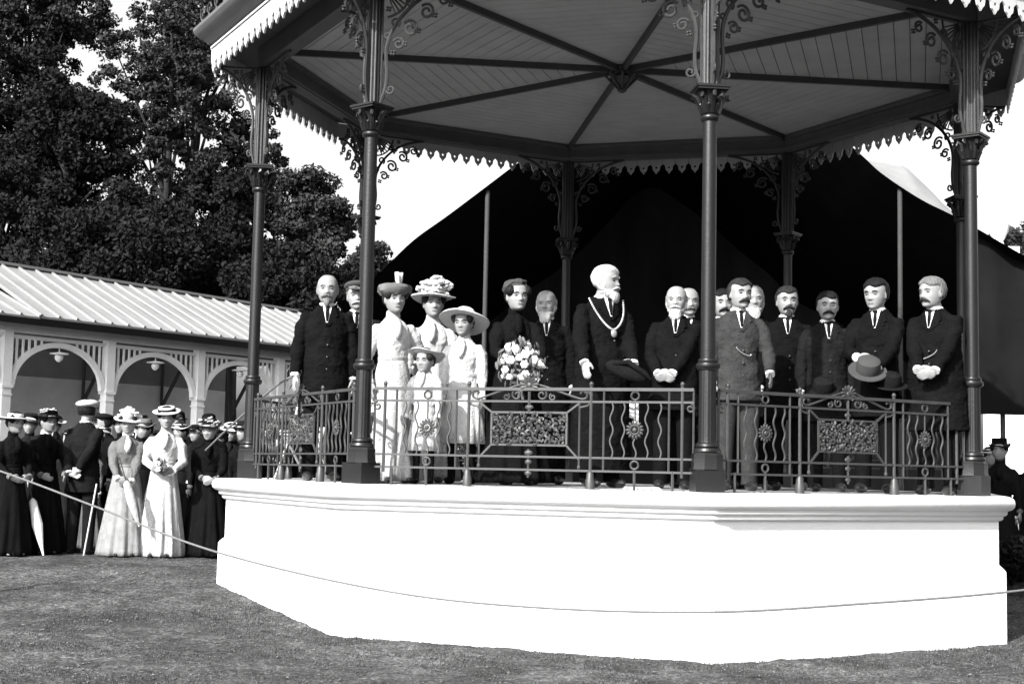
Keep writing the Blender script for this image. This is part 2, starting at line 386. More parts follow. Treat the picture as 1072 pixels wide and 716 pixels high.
# columns
def spiral(c, r, a0, turns, sgn=1, n=20):
    return [(c[0]+r*(1-.72*t)*cos(a0+sgn*turns*2*pi*t), c[1]+r*(1-.72*t)*sin(a0+sgn*turns*2*pi*t)) for t in np.linspace(0,1,n)]
def bez(pts, n=26):
    P = [Vector((a,b,0)) for a,b in pts]; o = []
    for i in range(len(P)-1):
        p0 = P[max(i-1,0)]; p1 = P[i]; p2 = P[i+1]; p3 = P[min(i+2,len(P)-1)]; m = max(3, n//(len(P)-1))
        for j in range(m):
            t = j/m; o.append(.5*((2*p1)+(-p0+p2)*t+(2*p0-5*p1+4*p2-p3)*t*t+(-p0+3*p1-3*p2+p3)*t**3))
    o.append(P[-1]); return [(v.x, v.y) for v in o]
def bracket(name, ang, parent, reach=.66, top=.985):
    mb = MB(); d = Vector((cos(ang), sin(ang), 0)); x0 = .065
    def T(pl, r, n=6):
        mb.tube([d*(x0+u*reach/.66)+Vector((0,0,3.06+v*top/.985)) for u, v in pl], r, n)
    T(bez([(.0,.0),(.015,.05),(.045,.14),(.055,.26),(.045,.38),(.05,.50),(.10,.63),(.20,.76),(.34,.87),(.50,.94),(.66,.98)], 50), .016)
    T([(.045,.13)]+[(a,b) for a,b in spiral((.088,.125), .040, pi, 1.15, 1)], .010)
    T(spiral((.15,.50), .052, 2.6, 1.3, -1, 24), .011)
    T(spiral((.245,.625), .072, 2.4, 1.4, -1, 26), .012)
    T(spiral((.385,.755), .066, 2.3, 1.4, -1, 26), .012)
    T(spiral((.525,.845), .050, 2.2, 1.4, -1, 22), .011)
    T(spiral((.115,.68), .042, -1.0, 1.3, 1, 22), .010)
    T(spiral((.235,.84), .040, -.6, 1.3, 1, 22), .010)
    T(spiral((.05,.57), .034, -1.2, 1.2, 1, 18), .009)
    for a in np.linspace(radians(-66), radians(-18), 6):
        c = (.02,.965); T([(c[0]+.05*cos(a), c[1]+.05*sin(a)), (c[0]+.23*cos(a), c[1]+.23*sin(a))], .0075, 5)
    T([(.02+.235*cos(a), .965+.235*sin(a)) for a in np.linspace(-1.45,-.05,14)], .010)
    T([(.02+.055*cos(a), .965+.055*sin(a)) for a in np.linspace(-1.5,0,8)], .009)
    T([(.005,.0),(.005,.98)], .009); T([(0,.975),(.66,.975)], .010)
    for u, v in ((.20,.50),(.315,.60),(.455,.72),(.59,.80),(.33,.93),(.055,.80),(.10,.43)):   # leaf tips on the scrolls
        c = d*(x0+u*reach/.66)+Vector((0,0,3.06+v)); 
        for t in range(4):
            a = t*pi/2+.6; mb.ell(c+d*cos(a)*.016+Vector((0,0,sin(a)*.016)), (.013,.013,.011), 6, 4)
    return mb.build(name, M['iron_light'], parent)
def make_column():
    col = MB()
    # shaft carries the whole length of the post
    fl = lambda a, r, z: 1 - .045*(.5+.5*cos(16*a))
    col.lathe([(.073,.33),(.069,.36),(.067,.40),(.066,.60),(.064,.915)], 64, mod=fl)
    col.lathe([(.056,.96),(.055,1.05),(.054,2.0),(.052,2.80)], 24)
    shaft = col.build('column', M['iron'], BS)
    b = MB()
    b.box((-.108,-.108,0),(.108,.108,.165)); b.lathe([(.128,.165),(.120,.185),(.118,.27),(.108,.285)], 8, rot=pi/8)
    b.lathe([(.098,.285),(.104,.30),(.098,.318),(.080,.325),(.088,.335),(.085,.352),(.074,.362)], 24)
    b.build('pedestal', M['iron'], shaft, ang=30)
    c = MB(); c.lathe([(.074,.905),(.086,.918),(.090,.935),(.086,.952),(.070,.958),(.074,.970),(.070,.985),(.061,.99)], 24); c.build('collar', M['iron'], shaft)
    c = MB(); c.lathe([(.055,2.79),(.072,2.805),(.076,2.82),(.070,2.835),(.058,2.845),(.060,2.88),(.068,2.94),(.085,3.0),(.10,3.02)], 24)
    for k in range(8):
        a = k*pi/4; rr = .095 if k % 2 else .12
        dd = Vector((cos(a), sin(a), 0)); sd_ = Vector((-sin(a), cos(a), 0))
        pts = [dd*.058+Vector((0,0,2.85)), dd*.075+Vector((0,0,2.91)), dd*rr*.9+Vector((0,0,2.975)), dd*(rr+.022)+Vector((0,0,2.99)), dd*(rr+.028)+Vector((0,0,2.965)), dd*(rr+.008)+Vector((0,0,2.955))]
        c.tube(pts, [.020,.024,.022,.017,.012,.006], 6)
    for k in range(8):
        a = (k+.5)*pi/4; dd = Vector((cos(a), sin(a), 0)); c.tube([dd*.056+Vector((0,0,2.85)), dd*.072+Vector((0,0,2.89)), dd*.092+Vector((0,0,2.915)), dd*.085+Vector((0,0,2.90))], [.014,.016,.011,.004], 6)
    c.box((-.118,-.118,3.02),(.118,.118,3.036)); c.box((-.128,-.128,3.037),(.128,.128,3.055))
    c.build('capital', M['iron'], shaft)
    u = MB(); u.box((-.048,-.048,3.055),(.048,.048,4.045))
    for sx, sy in ((1,0),(-1,0),(0,1),(0,-1)):
        for t in (-.033, 0, .033):
            px, py = (sx*.052 + (t if sx == 0 else 0)), (sy*.052 + (t if sy == 0 else 0)); u.tube([(px,py,3.056),(px,py,4.044)], .011, 8)
    u.build('upper_post', M['iron_light'], shaft)
    # local +X points outwards; neighbours lie at +-112.5 degrees
    for a in (radians(112.5), radians(-112.5), 0.0):
        bracket('bracket', a, shaft, reach=.66 if a else .42)
    return shaft
col0 = make_column()
for k in range(8):
    c = col0 if k == 0 else dup_tree(col0, BS)
    a = TH+k*pi/4; c.location = (R0*cos(a), R0*sin(a), 1.2); c.rotation_euler = (0,0,a)

# railings
def make_railing():
    L = 2.755; h = L/2
    X = Vector((1,0,0)); Z = Vector((0,0,1))
    fr = MB(); e = h-.10
    fr.bar((-e,0,.76),(e,0,.76),.028,.024); fr.bar((-e,0,.665),(e,0,.665),.018,.016)
    fr.bar((-e,0,.24),(e,0,.24),.018,.016); fr.bar((-e,0,.14),(e,0,.14),.018,.016)
    for s in (-1,1):
        for u in (.59, 1.09, 1.275): fr.tube([(s*u,0,.14),(s*u,0,.76)], .009, 6)
        fr.tube([(s*.40,0,.17),(s*.40,0,.67)], .008, 6); fr.ell((s*.40,0,.165),(.014,.014,.02),8,5)
        for u in (.65,.74,.92,1.02): fr.tube([(s*u+.012*sin(t*5*pi), 0, .24+.425*t) for t in np.linspace(0,1,26)], .0075, 5)
        fr.tube([(s*.83+.012*sin(t*2*pi),0,.24+.15*t) for t in np.linspace(0,1,12)], .0075, 5)
        fr.tube([(s*.83,0,.52),(s*.83,0,.68)], .007, 5)
        for z, r in ((.712,.030),(.19,.030)): fr.tube([(s*.83+r*cos(t),0,z+r*sin(t)) for t in np.linspace(0,2*pi,17)], .008, 6)
        fr.tube([(s*.83,0,0),(s*.83,0,.16)], .011, 6); fr.tube([(s*1.12,0,0),(s*1.12,0,.15)], .011, 6)
        # sweeping pediment and end scrolls
        fr.tube([(s*u,0,v) for u, v in bez([(.04,.80),(.14,.775),(.27,.73),(.36,.70),(.42,.685),(.455,.70),(.45,.74),(.42,.745),(.405,.725)],40)], .009, 6)
        fr.tube([(s*u,0,v) for u, v in bez([(.40,.62),(.47,.64),(.49,.69),(.47,.735),(.435,.735)],20)], .008, 6)
        fr.tube([(s*u,0,v) for u, v in spiral((.10,.715),.045,2.0,1.3,-1,22)], .008, 6)
        fr.tube([(s*u,0,v) for u, v in spiral((.185,.70),.028,2.0,1.2,1,18)], .007, 5)
        fr.tube([(s*u,0,v) for u, v in spiral((1.25,.62),.035,1.5,1.2,-1,18)], .008, 6)
        fr.bar((s*.30,0,.58),(s*.40,0,.655),.014,.014,up=(0,1,0)); fr.bar((s*.30,0,.33),(s*.40,0,.225),.014,.014,up=(0,1,0))
    root = fr.build('railing', M['iron_rail'], BS)
    pn = MB()
    for z in (.33,.58): pn.bar((-.30,0,z),(.30,0,z),.016,.016)
    for x in (-.30,.30): pn.bar((x,0,.338),(x,0,.572),.016,.016)
    pn.tube([(0,0,.08),(0,0,.30)], .009, 6); pn.ell((0,0,.115),(.028,.012,.02),8,5); pn.ell((0,0,.20),(.028,.012,.02),8,5); pn.ell((0,0,.27),(.034,.012,.022),8,5)
    pn.tube([(0,0,.58),(0,0,.74)], .012, 6); pn.ell((0,0,.62),(.034,.012,.022),8,5)
    pn.build('panel_frame', M['iron_rail'], root)
    rnd = random.Random(3); fo = MB()
    for i in range(11):
        for j in range(5):
            cx = -.265+i*.053; cz = .355+j*.05+(.018 if i % 2 else 0); a = rnd.uniform(0,6.28); s = rnd.choice((-1,1))
            if cz > .565: continue
            fo.tube([(cx+u, -.004+rnd.uniform(-.006,.006), cz+v) for u, v in spiral((0,0), .027, a, .9, s, 9)], [.012,.012,.013,.013,.012,.011,.010,.008,.006], 5)
            b = a+s*2.5; fo.ell((cx+.022*cos(b),-.008,cz+.022*sin(b)), (.018,.008,.010), 7, 5, Matrix.Rotation(-b,3,'Y'))
    fo.build('foliate_panel', M['iron_light'], root)
    cr = MB(); cr.ell((0,0,.79),(.028,.02,.028),10,7)
    for t in range(9):
        a = -pi*.12+t*(pi*1.24)/8; cr.tube([(0.02*cos(a),0,.79+.02*sin(a)),(.06*cos(a),-.006,.79+.055*sin(a)),(.078*cos(a),-.012,.79+.07*sin(a))], [.012,.016,.006], 6)
    cr.build('crest', M['iron_rail'], root)
    for s in (-1,1):
        for u in (.49,1.19):
            po = MB(); po.tube([(s*u,0,.0 if u < 1 else .10),(s*u,0,.79)], .013, 8); po.ell((s*u,0,.80),(.018,.018,.022),8,6)
            if u < 1: po.lathe([(.036,0),(.036,.07),(.030,.085),(.028,.12),(.014,.14)], 10, c=(s*u,0))
            po.build('post', M['iron_rail'], root)
        ro = MB()
        for k in range(14):
            a = 2*pi*k/14; ro.ell((s*.83+.052*cos(a),-.004,.455+.052*sin(a)), (.020,.008,.011), 7, 5, Matrix.Rotation(-a,3,'Y'))
        ro.tube([(s*.83+.034*cos(t),-.008,.455+.034*sin(t)) for t in np.linspace(0,2*pi,21)], .009, 6)
        ro.ell((s*.83,-.010,.455),(.020,.012,.020),10,6)
        ro.build('rosette', M['iron_light'], root)
    return root
rail0 = make_railing()
for k in range(8):
    if k == 5: continue
    c = rail0 if k == 0 else dup_tree(rail0, BS)
    p, q = pv(k,R0), pv(k+1,R0); m_ = (p+q)/2; d = q-p
    c.location = (m_.x, m_.y, 1.196); c.rotation_euler = (0,0,atan2(d.y,d.x))

# ------------------------------------------------------------------ people
def arm_ik(sh, hd, up, lo, pole):
    sh, hd = Vector(sh), Vector(hd); d = hd-sh; L = min(d.length, (up+lo)*.995); d.normalize(); hd = sh+d*L
    a = (up*up-lo*lo+L*L)/(2*L); h = sqrt(max(0, up*up-a*a)); pl_ = Vector(pole); pl_ = pl_-d*pl_.dot(d)
    pl_.normalize(); return sh+d*a+pl_*h, hd
def hand(mb, wrist, d, side, curl=.5, thumb_dir=None):
    d = Vector(d).normalized(); w0 = Vector(wrist)
    back = Vector((side*1.0, -.2, .25)); back = (back-d*back.dot(d)).normalized()
    acr = d.cross(back).normalized()
    if acr.y > 0: acr = -acr                      # thumb edge looks forward
    R_ = Matrix((acr, back, d)).transposed()
    mb.ell(w0+d*.045, (.040,.016,.052), 12, 8, R_)
    for i, (o, ln) in enumerate(((.029,.066),(.010,.075),(-.010,.070),(-.028,.055))):
        p = w0+d*.080+acr*o; dirs = d.copy(); pts = [p-d*.02]; q = p
        for sgm in (.45,.32,.25):
            pts.append(q); q = q+dirs*ln*sgm; dirs = (dirs-back*curl*.9).normalized()
        pts.append(q); mb.tube(pts, [.010,.0095,.009,.0085,.007], 7)
    t0 = w0+d*.02+acr*.026; td = (d*.7+acr*.65-back*.25).normalized()
    mb.tube([t0, t0+td*.032, t0+td*.032+(d*.85+acr*.2-back*.3).normalized()*.028, t0+td*.032+(d*.85-back*.4).normalized()*.05], [.014,.012,.010,.008], 7)

HT = [-1,-.95,-.85,-.72,-.6,-.45,-.3,-.15,0,.15,.3,.45,.6,.75,.85,.95,1]
T_ = [-1,-.92,-.8,-.6,-.3,0,.3,.6,.85,.95,1]
WX = [.012,.036,.049,.060,.0705,.076,.0775,.070,.050,.031,.002]
FY = [.050,.072,.080,.083,.0855,.087,.090,.083,.058,.036,.002]
BY = [.010,.012,.022,.046,.080,.099,.104,.094,.068,.044,.002]
def gs(x, z, cx, cz, sx, sz): return math.exp(-((x-cx)/sx)**2/2-((z-cz)/sz)**2/2)
BUMPS = [(.010,0,-.008,.0075,.016,0),(.020,0,-.031,.0105,.0085,0),(.008,.013,-.034,.006,.006,1),(.005,.028,.020,.016,.007,1),(-.009,.031,.001,.013,.009,1),
         (.003,.046,-.024,.015,.015,1),(.0045,0,-.058,.018,.0045,0),(.005,0,-.069,.014,.0045,0),(-.004,0,-.0635,.018,.0022,0),(-.004,0,-.080,.014,.005,0),(.007,0,-.096,.017,.010,0)]
def head_grid(mb, HC, k, off=None, n=56, m=44, face=True):
    vs = []
    for i in range(m+1):
        t = math.cos(pi*i/m)*.9999
        wx = float(np.interp(t, T_, WX)); fy = float(np.interp(t, T_, FY)); by = float(np.interp(t, T_, BY))
        for q in range(n):
            a = 2*pi*q/n; c, s_ = cos(a), sin(a)
            p_ = 2/2.25; x = wx*math.copysign(abs(c)**p_, c); yy = math.copysign(abs(s_)**p_, s_); y = yy*(by if yy > 0 else fy)
            z = t*.110
            o = 0.0
            if off is not None:
                o = off(Vector((x/.077, y/.095, t)))
            if face and y < -.02 and off is None:
                for am, cx, cz, sx, sz, mir in BUMPS:
                    g = gs(x, z, cx, cz, sx, sz)+(gs(x, z, -cx, cz, sx, sz) if mir else 0)
                    y -= am*g
            nn = Vector((x/.0060, y/.0090, z/.0121)); nn.normalize() if nn.length > 0 else None
            vs.append(HC+Vector((x+nn.x*o, y+nn.y*o, z+nn.z*o))*1.0 if k == 1 else HC+Vector((x+nn.x*o, y+nn.y*o, z+nn.z*o))*k)
    fs = [(i*n+q, (i+1)*n+q, (i+1)*n+(q+1)%n, i*n+(q+1)%n) for i in range(m) for q in range(n)]
    fs += [tuple(range(n)), tuple(m*n+q for q in range(n-1,-1,-1))]
    mb.add(vs, fs)
def hair_cap(mb, HC, k, pred, out=.012, inn=-.010):
    head_grid(mb, HC, k, off=lambda d: inn+(out-inn)*max(0.0, min(1.0, pred(d))), n=48, m=36)

def person(label, loc, H, face=0, turn=0, nod=0, kind='man', hands=None, coat='cloth_black', legs='cloth_black', hair=None, bald=False,
           beard=None, moustache=None, goatee=None, hat=None, shirt=True, group=None, stout=1.0, vox=.0068, head_k=1.0, dress_hem=.02, hem_r=.30,
           long_coat=.60, build_legs=True, vest=None, extra=None, collar='high', belt=None, parasol=None, skin='skin', cat='person', lean=0):
    s = H/1.722; head_k = head_k*(1.12 if kind != 'child' else 1.08)
    R = empty('person', loc, radians(face), s); tag(R, label, cat, group)
    if kind != 'child': R.rotation_euler = (radians(random.uniform(-1.2,1.2)), radians(random.uniform(-.9,.9)), radians(face))
    fem = kind != 'man'
    sw = .150 if fem else .178
    sh_z = 1.365 if fem else 1.385
    up, lo = .285, .25
    if hands is None: hands = ((-.24,-.06,.80),(.24,-.06,.80))
    hk = head_k; HC = Vector((0,-.024,1.72-.110*hk)); HR = Vector((.081*hk,.098*hk,.106*hk))
    HM = Matrix.Translation(Vector((0,.01,1.55-.03*(hk-1)))) @ Matrix.Rotation(radians(turn),4,'Z') @ Matrix.Rotation(radians(nod),4,'X') @ Matrix.Translation(-Vector((0,.01,1.55-.03*(hk-1))))
    # --- continuous body
    b = MB()
    hd = MB()
    k = hk
    head_grid(hd, HC, k)
    for sx in (-1,1): hd.ell(HC+Vector((sx*.078,.008,-.010))*k, (.007*k,.017*k,.029*k), 8, 8)        # ears
    hd.xf(HM); b.add(hd.v, hd.f)
    nk = HM @ (HC+Vector((0,.02,-.07*k)))
    b.tube([Vector((0,.02,1.38)), Vector((0,.015,1.47)), nk], [.060,.048 if fem else .056,.050], 14)
    wa = .115 if fem else .145
    b.loft([(.84,.12,.09,0,0),(.90,.160,.11,0,0),(1.05,wa,.095,0,0),(1.25,.135,.095,0,0),(1.33,.115,.075,0,.005),(1.40,.070,.055,0,.01)], 18)
    wr = []
    for sx, hp in ((-1,hands[0]),(1,hands[1])):
        shp = Vector((sx*sw, .005, sh_z)); el, hn = arm_ik(shp, hp, up, lo, (sx*.55,.75,-.35))
        dd = (hn-el).normalized(); wrp = hn
        b.tube([Vector((sx*.08,.0,sh_z-.03)), shp+Vector((-sx*.015,0,-.02)), (shp+el)/2, el, (el+wrp)/2, wrp], [.035,.034,.036,.034,.033,.026], 10)
        fd = dd if abs(hn.x) > .15 else Vector((-sx*.85,-.15,-.35)).normalized()
        hand(b, wrp, fd, sx, .45); wr.append((shp, el, wrp))
    for sx in (-1,1):
        b.tube([(sx*.085,0,.90),(sx*.095,-.01,.49),(sx*.10,.015,.10),(sx*.10,.015,.06)], [.078,.052,.036,.036], 10)
        b.ell((sx*.105,-.05,.035),(.04,.12,.034), 10, 6)
    me = fuse(b, vox, 1, .5); link_mesh('body', me, M[skin], R, ang=180)
    # --- face parts
    def hp(mb): return mb.xf(HM)
    for sx in (-1,1):
        e = MB(); e.ell(HC+Vector((sx*.031,-.0765,.001))*k, (.0145*k,.0065*k,.0070*k), 10, 6); hp(e).build('eye', M['eye'], R)
    for sx in (-1,1):
        e = MB(); e.tube([HC+Vector((sx*.014,-.0895,.019))*k, HC+Vector((sx*.032,-.0880,.025))*k, HC+Vector((sx*.050,-.0760,.018))*k], [.0035*k,.0045*k,.0025*k], 6); hp(e).build('eyebrow', M[hair or 'hair_grey'], R)
    if not (beard or moustache):
        e = MB(); e.ell(HC+Vector((0,-.0855,-.0635))*k, (.021*k,.0045*k,.0032*k), 10, 6); hp(e).build('mouth', M['lip'], R)
    if hair:
        h = MB(); hair_ph = len(label)*1.7
        if fem:
            hair_cap(h, HC, k, lambda d: 8*min(d.y*.8+d.z*.75-.08, d.z+.5), .018)
            h.ell(HC+Vector((0,.095,.01))*k, (.062*k,.045*k,.055*k), 12, 8)
            for sx in (-1,1): h.ell(HC+Vector((sx*.066,-.035,.040))*k, (.036*k,.046*k,.044*k), 10, 8)
        elif bald:
            hair_cap(h, HC, k, lambda d: 7*min(d.y+.12, .40-d.z+.2*d.y, d.z+.50), .008)
        else:
            hair_cap(h, HC, k, lambda d: 7*max(min(d.y+.12, d.z+.45), min(d.z*1.2-.52+.10*sin(d.x*5+hair_ph)+.10*d.x*sin(hair_ph*3), d.y+1.2)), .007 if hair == 'hair_white' else .013)
        m2 = hp(h).mesh('hair'); wrinkle(m2, .004, (60,60,25)); link_mesh('hair', m2, M[hair], R, ang=180)
    if moustache:
        h = MB()
        for sx in (-1,1): h.tube([HC+Vector((0,-.096,-.050))*k, HC+Vector((sx*.018,-.093,-.054))*k, HC+Vector((sx*.036,-.080,-.062))*k, HC+Vector((sx*.044,-.070,-.070))*k], [.008*k,.0105*k,.007*k,.003*k], 8)
        hp(h).build('moustache', M[moustache], R)
    if beard:
        h = MB(); hair_cap(h, HC, k, lambda d: 7*min(.05-d.z, max(-d.z-.52, min(-d.z-.05, .25+d.y*.6, abs(d.x)-.66)), .50-d.y), .012)
        h.ell(HC+Vector((0,-.068,-.112))*k, (.046*k,.030*k,.052*k), 16, 12, fn=lambda d: 1+.06*sin(d.x*14)*max(0,-d.z))
        m2 = hp(h).mesh('beard'); wrinkle(m2, .006, (50,50,22)); link_mesh('beard', m2, M[beard], R, ang=180)
    if goatee:
        h = MB(); h.ell(HC+Vector((0,-.085,-.104))*k, (.024*k,.016*k,.034*k), 12, 8); hp(h).build('goatee', M[goatee], R)
    # --- clothes
    st = stout
    sl = MB()
    def sleeves(mb, r0, r1, r2, puff=0):
        for sx, (shp, el, wrp) in zip((-1,1), wr):
            wv = wrp-(wrp-el).normalized()*.012
            mb.tube([Vector((sx*.08,0,sh_z-.03)), shp+Vector((-sx*.008,0,-.035)), shp.lerp(el,.35), shp.lerp(el,.8), el, el.lerp(wv,.35), el.lerp(wv,.8), wv],
                    [r0*.85, r0*.93+puff*.4, r0*.95+puff, r1+puff*.5, r1*1.02+puff*.3, r1*.95, r2*1.05, r2], 14)
    if kind == 'man':
        j = MB(); hz = long_coat
        j.loft([(hz,.205*st,.165*st,0,.0),(.80,.195*st,.158*st,0,0),(.95,.180*st,.15*st,0,-.01*(st-1)*10),(1.08,.168*st,.14*st,0,0),(1.24,.185*(st+1)/2,.142*(st+1)/2,0,0),(1.32,.182,.132,0,.004),(1.37,.160,.110,0,.010),(1.41,.128,.095,0,.015),(1.445,.092,.082,0,.019),(1.468,.078,.072,0,.02)], 26)
        sleeves(j, .064*(st+1)/2, .057*(st+1)/2, .045)
        m2 = fuse(j, vox*1.25, 4, .5); wrinkle(m2, .010, (9,9,13)); wrinkle(m2, .004, (25,25,20)); link_mesh('jacket', m2, M[coat], R, ang=180)
        t = MB()
        for sx in (-1,1): t.tube([(sx*.08,0,.95),(sx*.09,0,.80),(sx*.098,-.005,.48),(sx*.104,.012,.10),(sx*.104,.01,.05)], [.095,.100,.075,.064,.066], 14)
        t.build('trousers', M[legs], R)
        for sx in (-1,1):
            q = MB(); q.ell((sx*.108,-.055,.038),(.048,.138,.042), 14, 8, fn=lambda d: 1 if d.z > -.8 else .95); q.build('shoe', M['leather'], R)
        yf = lambda z: -(.142 if z < 1.25 else .142-.052*((z-1.25)/.18))*((st+1)/2) - .004
        if shirt:
            # shirt front wedge, tie and lapels laid over the chest
            lowz = 1.31 if not vest else 1.27
            q = MB(); q.add([(-.036,yf(1.42)-.002,1.44),(.036,yf(1.42)-.002,1.44),(.008,yf(lowz)-.004,lowz),(-.008,yf(lowz)-.004,lowz),(-.036,-.05,1.43),(.036,-.05,1.43),(.006,-.09,lowz),(-.006,-.09,lowz)],
                            [(0,3,2,1),(4,5,6,7),(0,1,5,4),(1,2,6,5),(2,3,7,6),(3,0,4,7)]); q.build('shirt_front', M['linen'], R, smooth=False)
            q = MB(); q.tube([(0,yf(1.44)-.010,1.45),(0,yf(1.38)-.012,1.38),(0,yf(1.33)-.010,lowz+.01)], [.011,.015,.008], 8); q.ell((0,yf(1.44)-.016,1.443),(.020,.012,.014),8,6); q.build('necktie', M['cloth_dark'], R)
            q = MB()
            for sx in (-1,1):
                pts = [(sx*.040,1.462),(sx*.070,1.43),(sx*.090,1.37),(sx*.068,1.355),(sx*.078,1.34),(sx*.012,lowz-.03),(sx*.004,lowz-.03)]
                F = [Vector((x, yf(z)-.008 + abs(x)*.25, z)) for x, z in pts]; B = [p+Vector((0,.02,0)) for p in F]; n_ = len(F)
                q.add(F+B, [tuple(range(n_)), tuple(range(2*n_-1,n_-1,-1))]+[(i,(i+1)%n_,n_+(i+1)%n_,n_+i) for i in range(n_)])
            q.build('lapels', M[coat], R, smooth=False)
            q = MB(); q.lathe([(.068,1.445),(.067,1.455),(.064,1.482),(.058,1.484)], 24, c=(0,.006)); q.build('collar', M['linen'], R)
        if vest:
            q = MB()
            pts = [(-.03,1.30),(0,1.255),(.03,1.30),(.075,1.22),(.085,1.05),(.06,.93),(0,.90),(-.06,.93),(-.085,1.05),(-.075,1.22)]
            F = [Vector((x, -(.166-.02*max(0,(z-1.15)/.15))+abs(x)*.30, z)) for x, z in pts]; B = [p+Vector((0,.05,0)) for p in F]; n_ = len(F)
            q.add(F+B, [tuple(range(n_)), tuple(range(2*n_-1,n_-1,-1))]+[(i,(i+1)%n_,n_+(i+1)%n_,n_+i) for i in range(n_)]); q.build('waistcoat', M[vest], R, smooth=False)
        for i in range(3):
            q = MB(); q.ell((.012, -.150*st, 1.12-.1*i), (.010,.006,.010), 8, 5); q.build('button', M['leather'], R)
        for sx, (shp, el, wrp) in zip((-1,1), wr):
            dd = (wrp-el).normalized(); q = MB(); q.tube([wrp-dd*.022, wrp+dd*.010], [.0385,.037], 12); q.build('cuff', M['linen'], R)
    else:
        child = kind == 'child'
        j = MB()
        bw_ = .150 if not child else .155; wz = 1.06
        j.loft([(.98,.150,.118,0,0),(wz,.122 if not child else .15,.105,0,0),(1.14,.138,.115,0,-.004),(1.24,bw_+.006,.134,0,-.014),(1.30,.152,.124,0,-.008),(1.355,.135,.102,0,.002),(1.40,.102,.080,0,.010),(1.435,.070,.063,0,.014),(1.46,.056,.055,0,.016)], 26)
        sleeves(j, .055, .048, .034, puff=.022)
        m2 = fuse(j, vox*1.2, 3, .5); wrinkle(m2, .009, (16,16,10)); link_mesh('bodice', m2, M[coat], R, ang=180)
        hr = hem_r; nf = random.choice((9,11,13)); ph = random.uniform(0,6)
        zz = [1.085,1.04,.97,.88,.74,.58,.42,.28,.16,.08,dress_hem]
        zz = [z for z in zz if z > dress_hem+.03]+[dress_hem]
        secs = []
        for z in zz:
            t = (1.085-z)/1.065; r = .118+(hr-.118)*(t**.72)
            if t > .25: r += .02*(t-.25)
            secs.append((z, r, r*.90+(.06*t if not child else 0), 0, .05*t))
        sk = MB(); sk.loft(secs, 96, fn=lambda a, z: 1+(.075*min(1,(1.085-z)*1.6))*(.6*sin(nf*a+ph+2*z)+.4*sin((nf*2+1)*a+ph*2-3*z)*min(1,(1.1-z))))
        m2 = sk.mesh('skirt'); wrinkle(m2, .008, (12,12,5)); link_mesh('skirt', m2, M[legs], R, ang=180)
        q = MB(); q.lathe([(.058,1.435),(.062,1.45),(.058,1.485),(.055,1.50),(.050,1.502)], 20, c=(0,.016), mod=lambda a,r,z: 1+.03*sin(14*a)); q.build('collar', M[coat if collar == 'high' else collar], R)
        q = MB(); q.loft([(1.055,.130 if not child else .156,.113,0,0),(1.06,.134 if not child else .16,.117,0,0),(1.09,.134 if not child else .158,.118,0,-.002),(1.095,.13,.112,0,-.002)], 26); q.build('belt', M[belt or legs], R)
        if child or dress_hem > .2:
            q = MB()
            for sx in (-1,1): q.tube([(sx*.09,0,.75),(sx*.095,-.01,.49),(sx*.10,.015,.10),(sx*.10,.0,.06)], [.075,.056,.040,.042], 12); q.ell((sx*.105,-.05,.035),(.045,.125,.038),12,8)
            q.build('stockings', M['cloth_black'], R)
        else:
            for sx in (-1,1):
                q = MB(); q.ell((sx*.09,-.20,.03),(.036,.09,.03), 12, 8); q.build('shoe', M['leather'], R)
        for sx, (shp, el, wrp) in zip((-1,1), wr):
            dd = (wrp-el).normalized(); q = MB(); q.tube([wrp-dd*.03, wrp-dd*.01, wrp+dd*.012], [.039,.042,.038], 12); q.build('cuff', M['linen' if legs not in ('cloth_black','cloth_dark') else 'cloth_mid'], R)
        # front seam trimming with frill down the bodice
        q = MB(); q.tube([(0,-.075,1.43),(.004,-.125,1.36),(-.004,-.152,1.29),(0,-.15,1.24)], [.018,.036,.040,.016], 10)
        m2 = q.mesh('frill'); wrinkle(m2, .018, (38,38,38)); link_mesh('jabot', m2, M['linen' if legs not in ('cloth_black','cloth_dark') else coat], R, ang=180)
    # --- hats
    if hat:
        kind_h = hat['t']; cm = M[hat.get('m','straw')]; tilt = HM @ Matrix.Translation(HC+Vector((0,.01,.0))) @ Matrix.Rotation(radians(hat.get('tilt',0)),4,'X') @ Matrix.Rotation(radians(hat.get('roll',0)),4,'Y')
        q = MB(); rn = random.Random(hash(label) % 1000 if False else len(label)*7)
        if kind_h == 'brim':
            br, ch, cr = hat.get('r',.22), hat.get('h',.09), hat.get('cr',.095); z0 = hat.get('z',.055); wv = hat.get('wave',.02); dome = hat.get('dome',False)
            n = 40; prof = [(cr*.9,z0-.03),(cr,z0-.004),(br*.7,z0-.008),(br,z0-.004),(br+.004,z0+.003),(br,z0+.009),(br*.7,z0+.006),(cr,z0+.012)]
            prof += ([(cr*.98,z0+ch*.5),(cr*.8,z0+ch*.85),(cr*.4,z0+ch),(.004,z0+ch*1.03)] if dome else [(cr*.95,z0+ch*.9),(cr*.9,z0+ch),(.01,z0+ch)])
            vs = []
            for r_, z_ in prof:
                for i in range(n):
                    a = 2*pi*i/n; f_ = max(0,(r_-cr)/max(.01,br-cr)); vs.append(Vector((r_*cos(a)*1.0, r_*sin(a)*1.02, z_+f_*(wv*sin(2*a+1)+wv*.6*sin(3*a)+hat.get('up',0)*1.0-hat.get('droop',0)))))
            m_ = len(prof); q.add(vs, [(i*n+k_, i*n+(k_+1)%n, (i+1)*n+(k_+1)%n, (i+1)*n+k_) for i in range(m_-1) for k_ in range(n)]+[tuple(range(n-1,-1,-1)), tuple((m_-1)*n+k_ for k_ in range(n))])
            ho = q.xf(tilt).build('hat', cm, R)
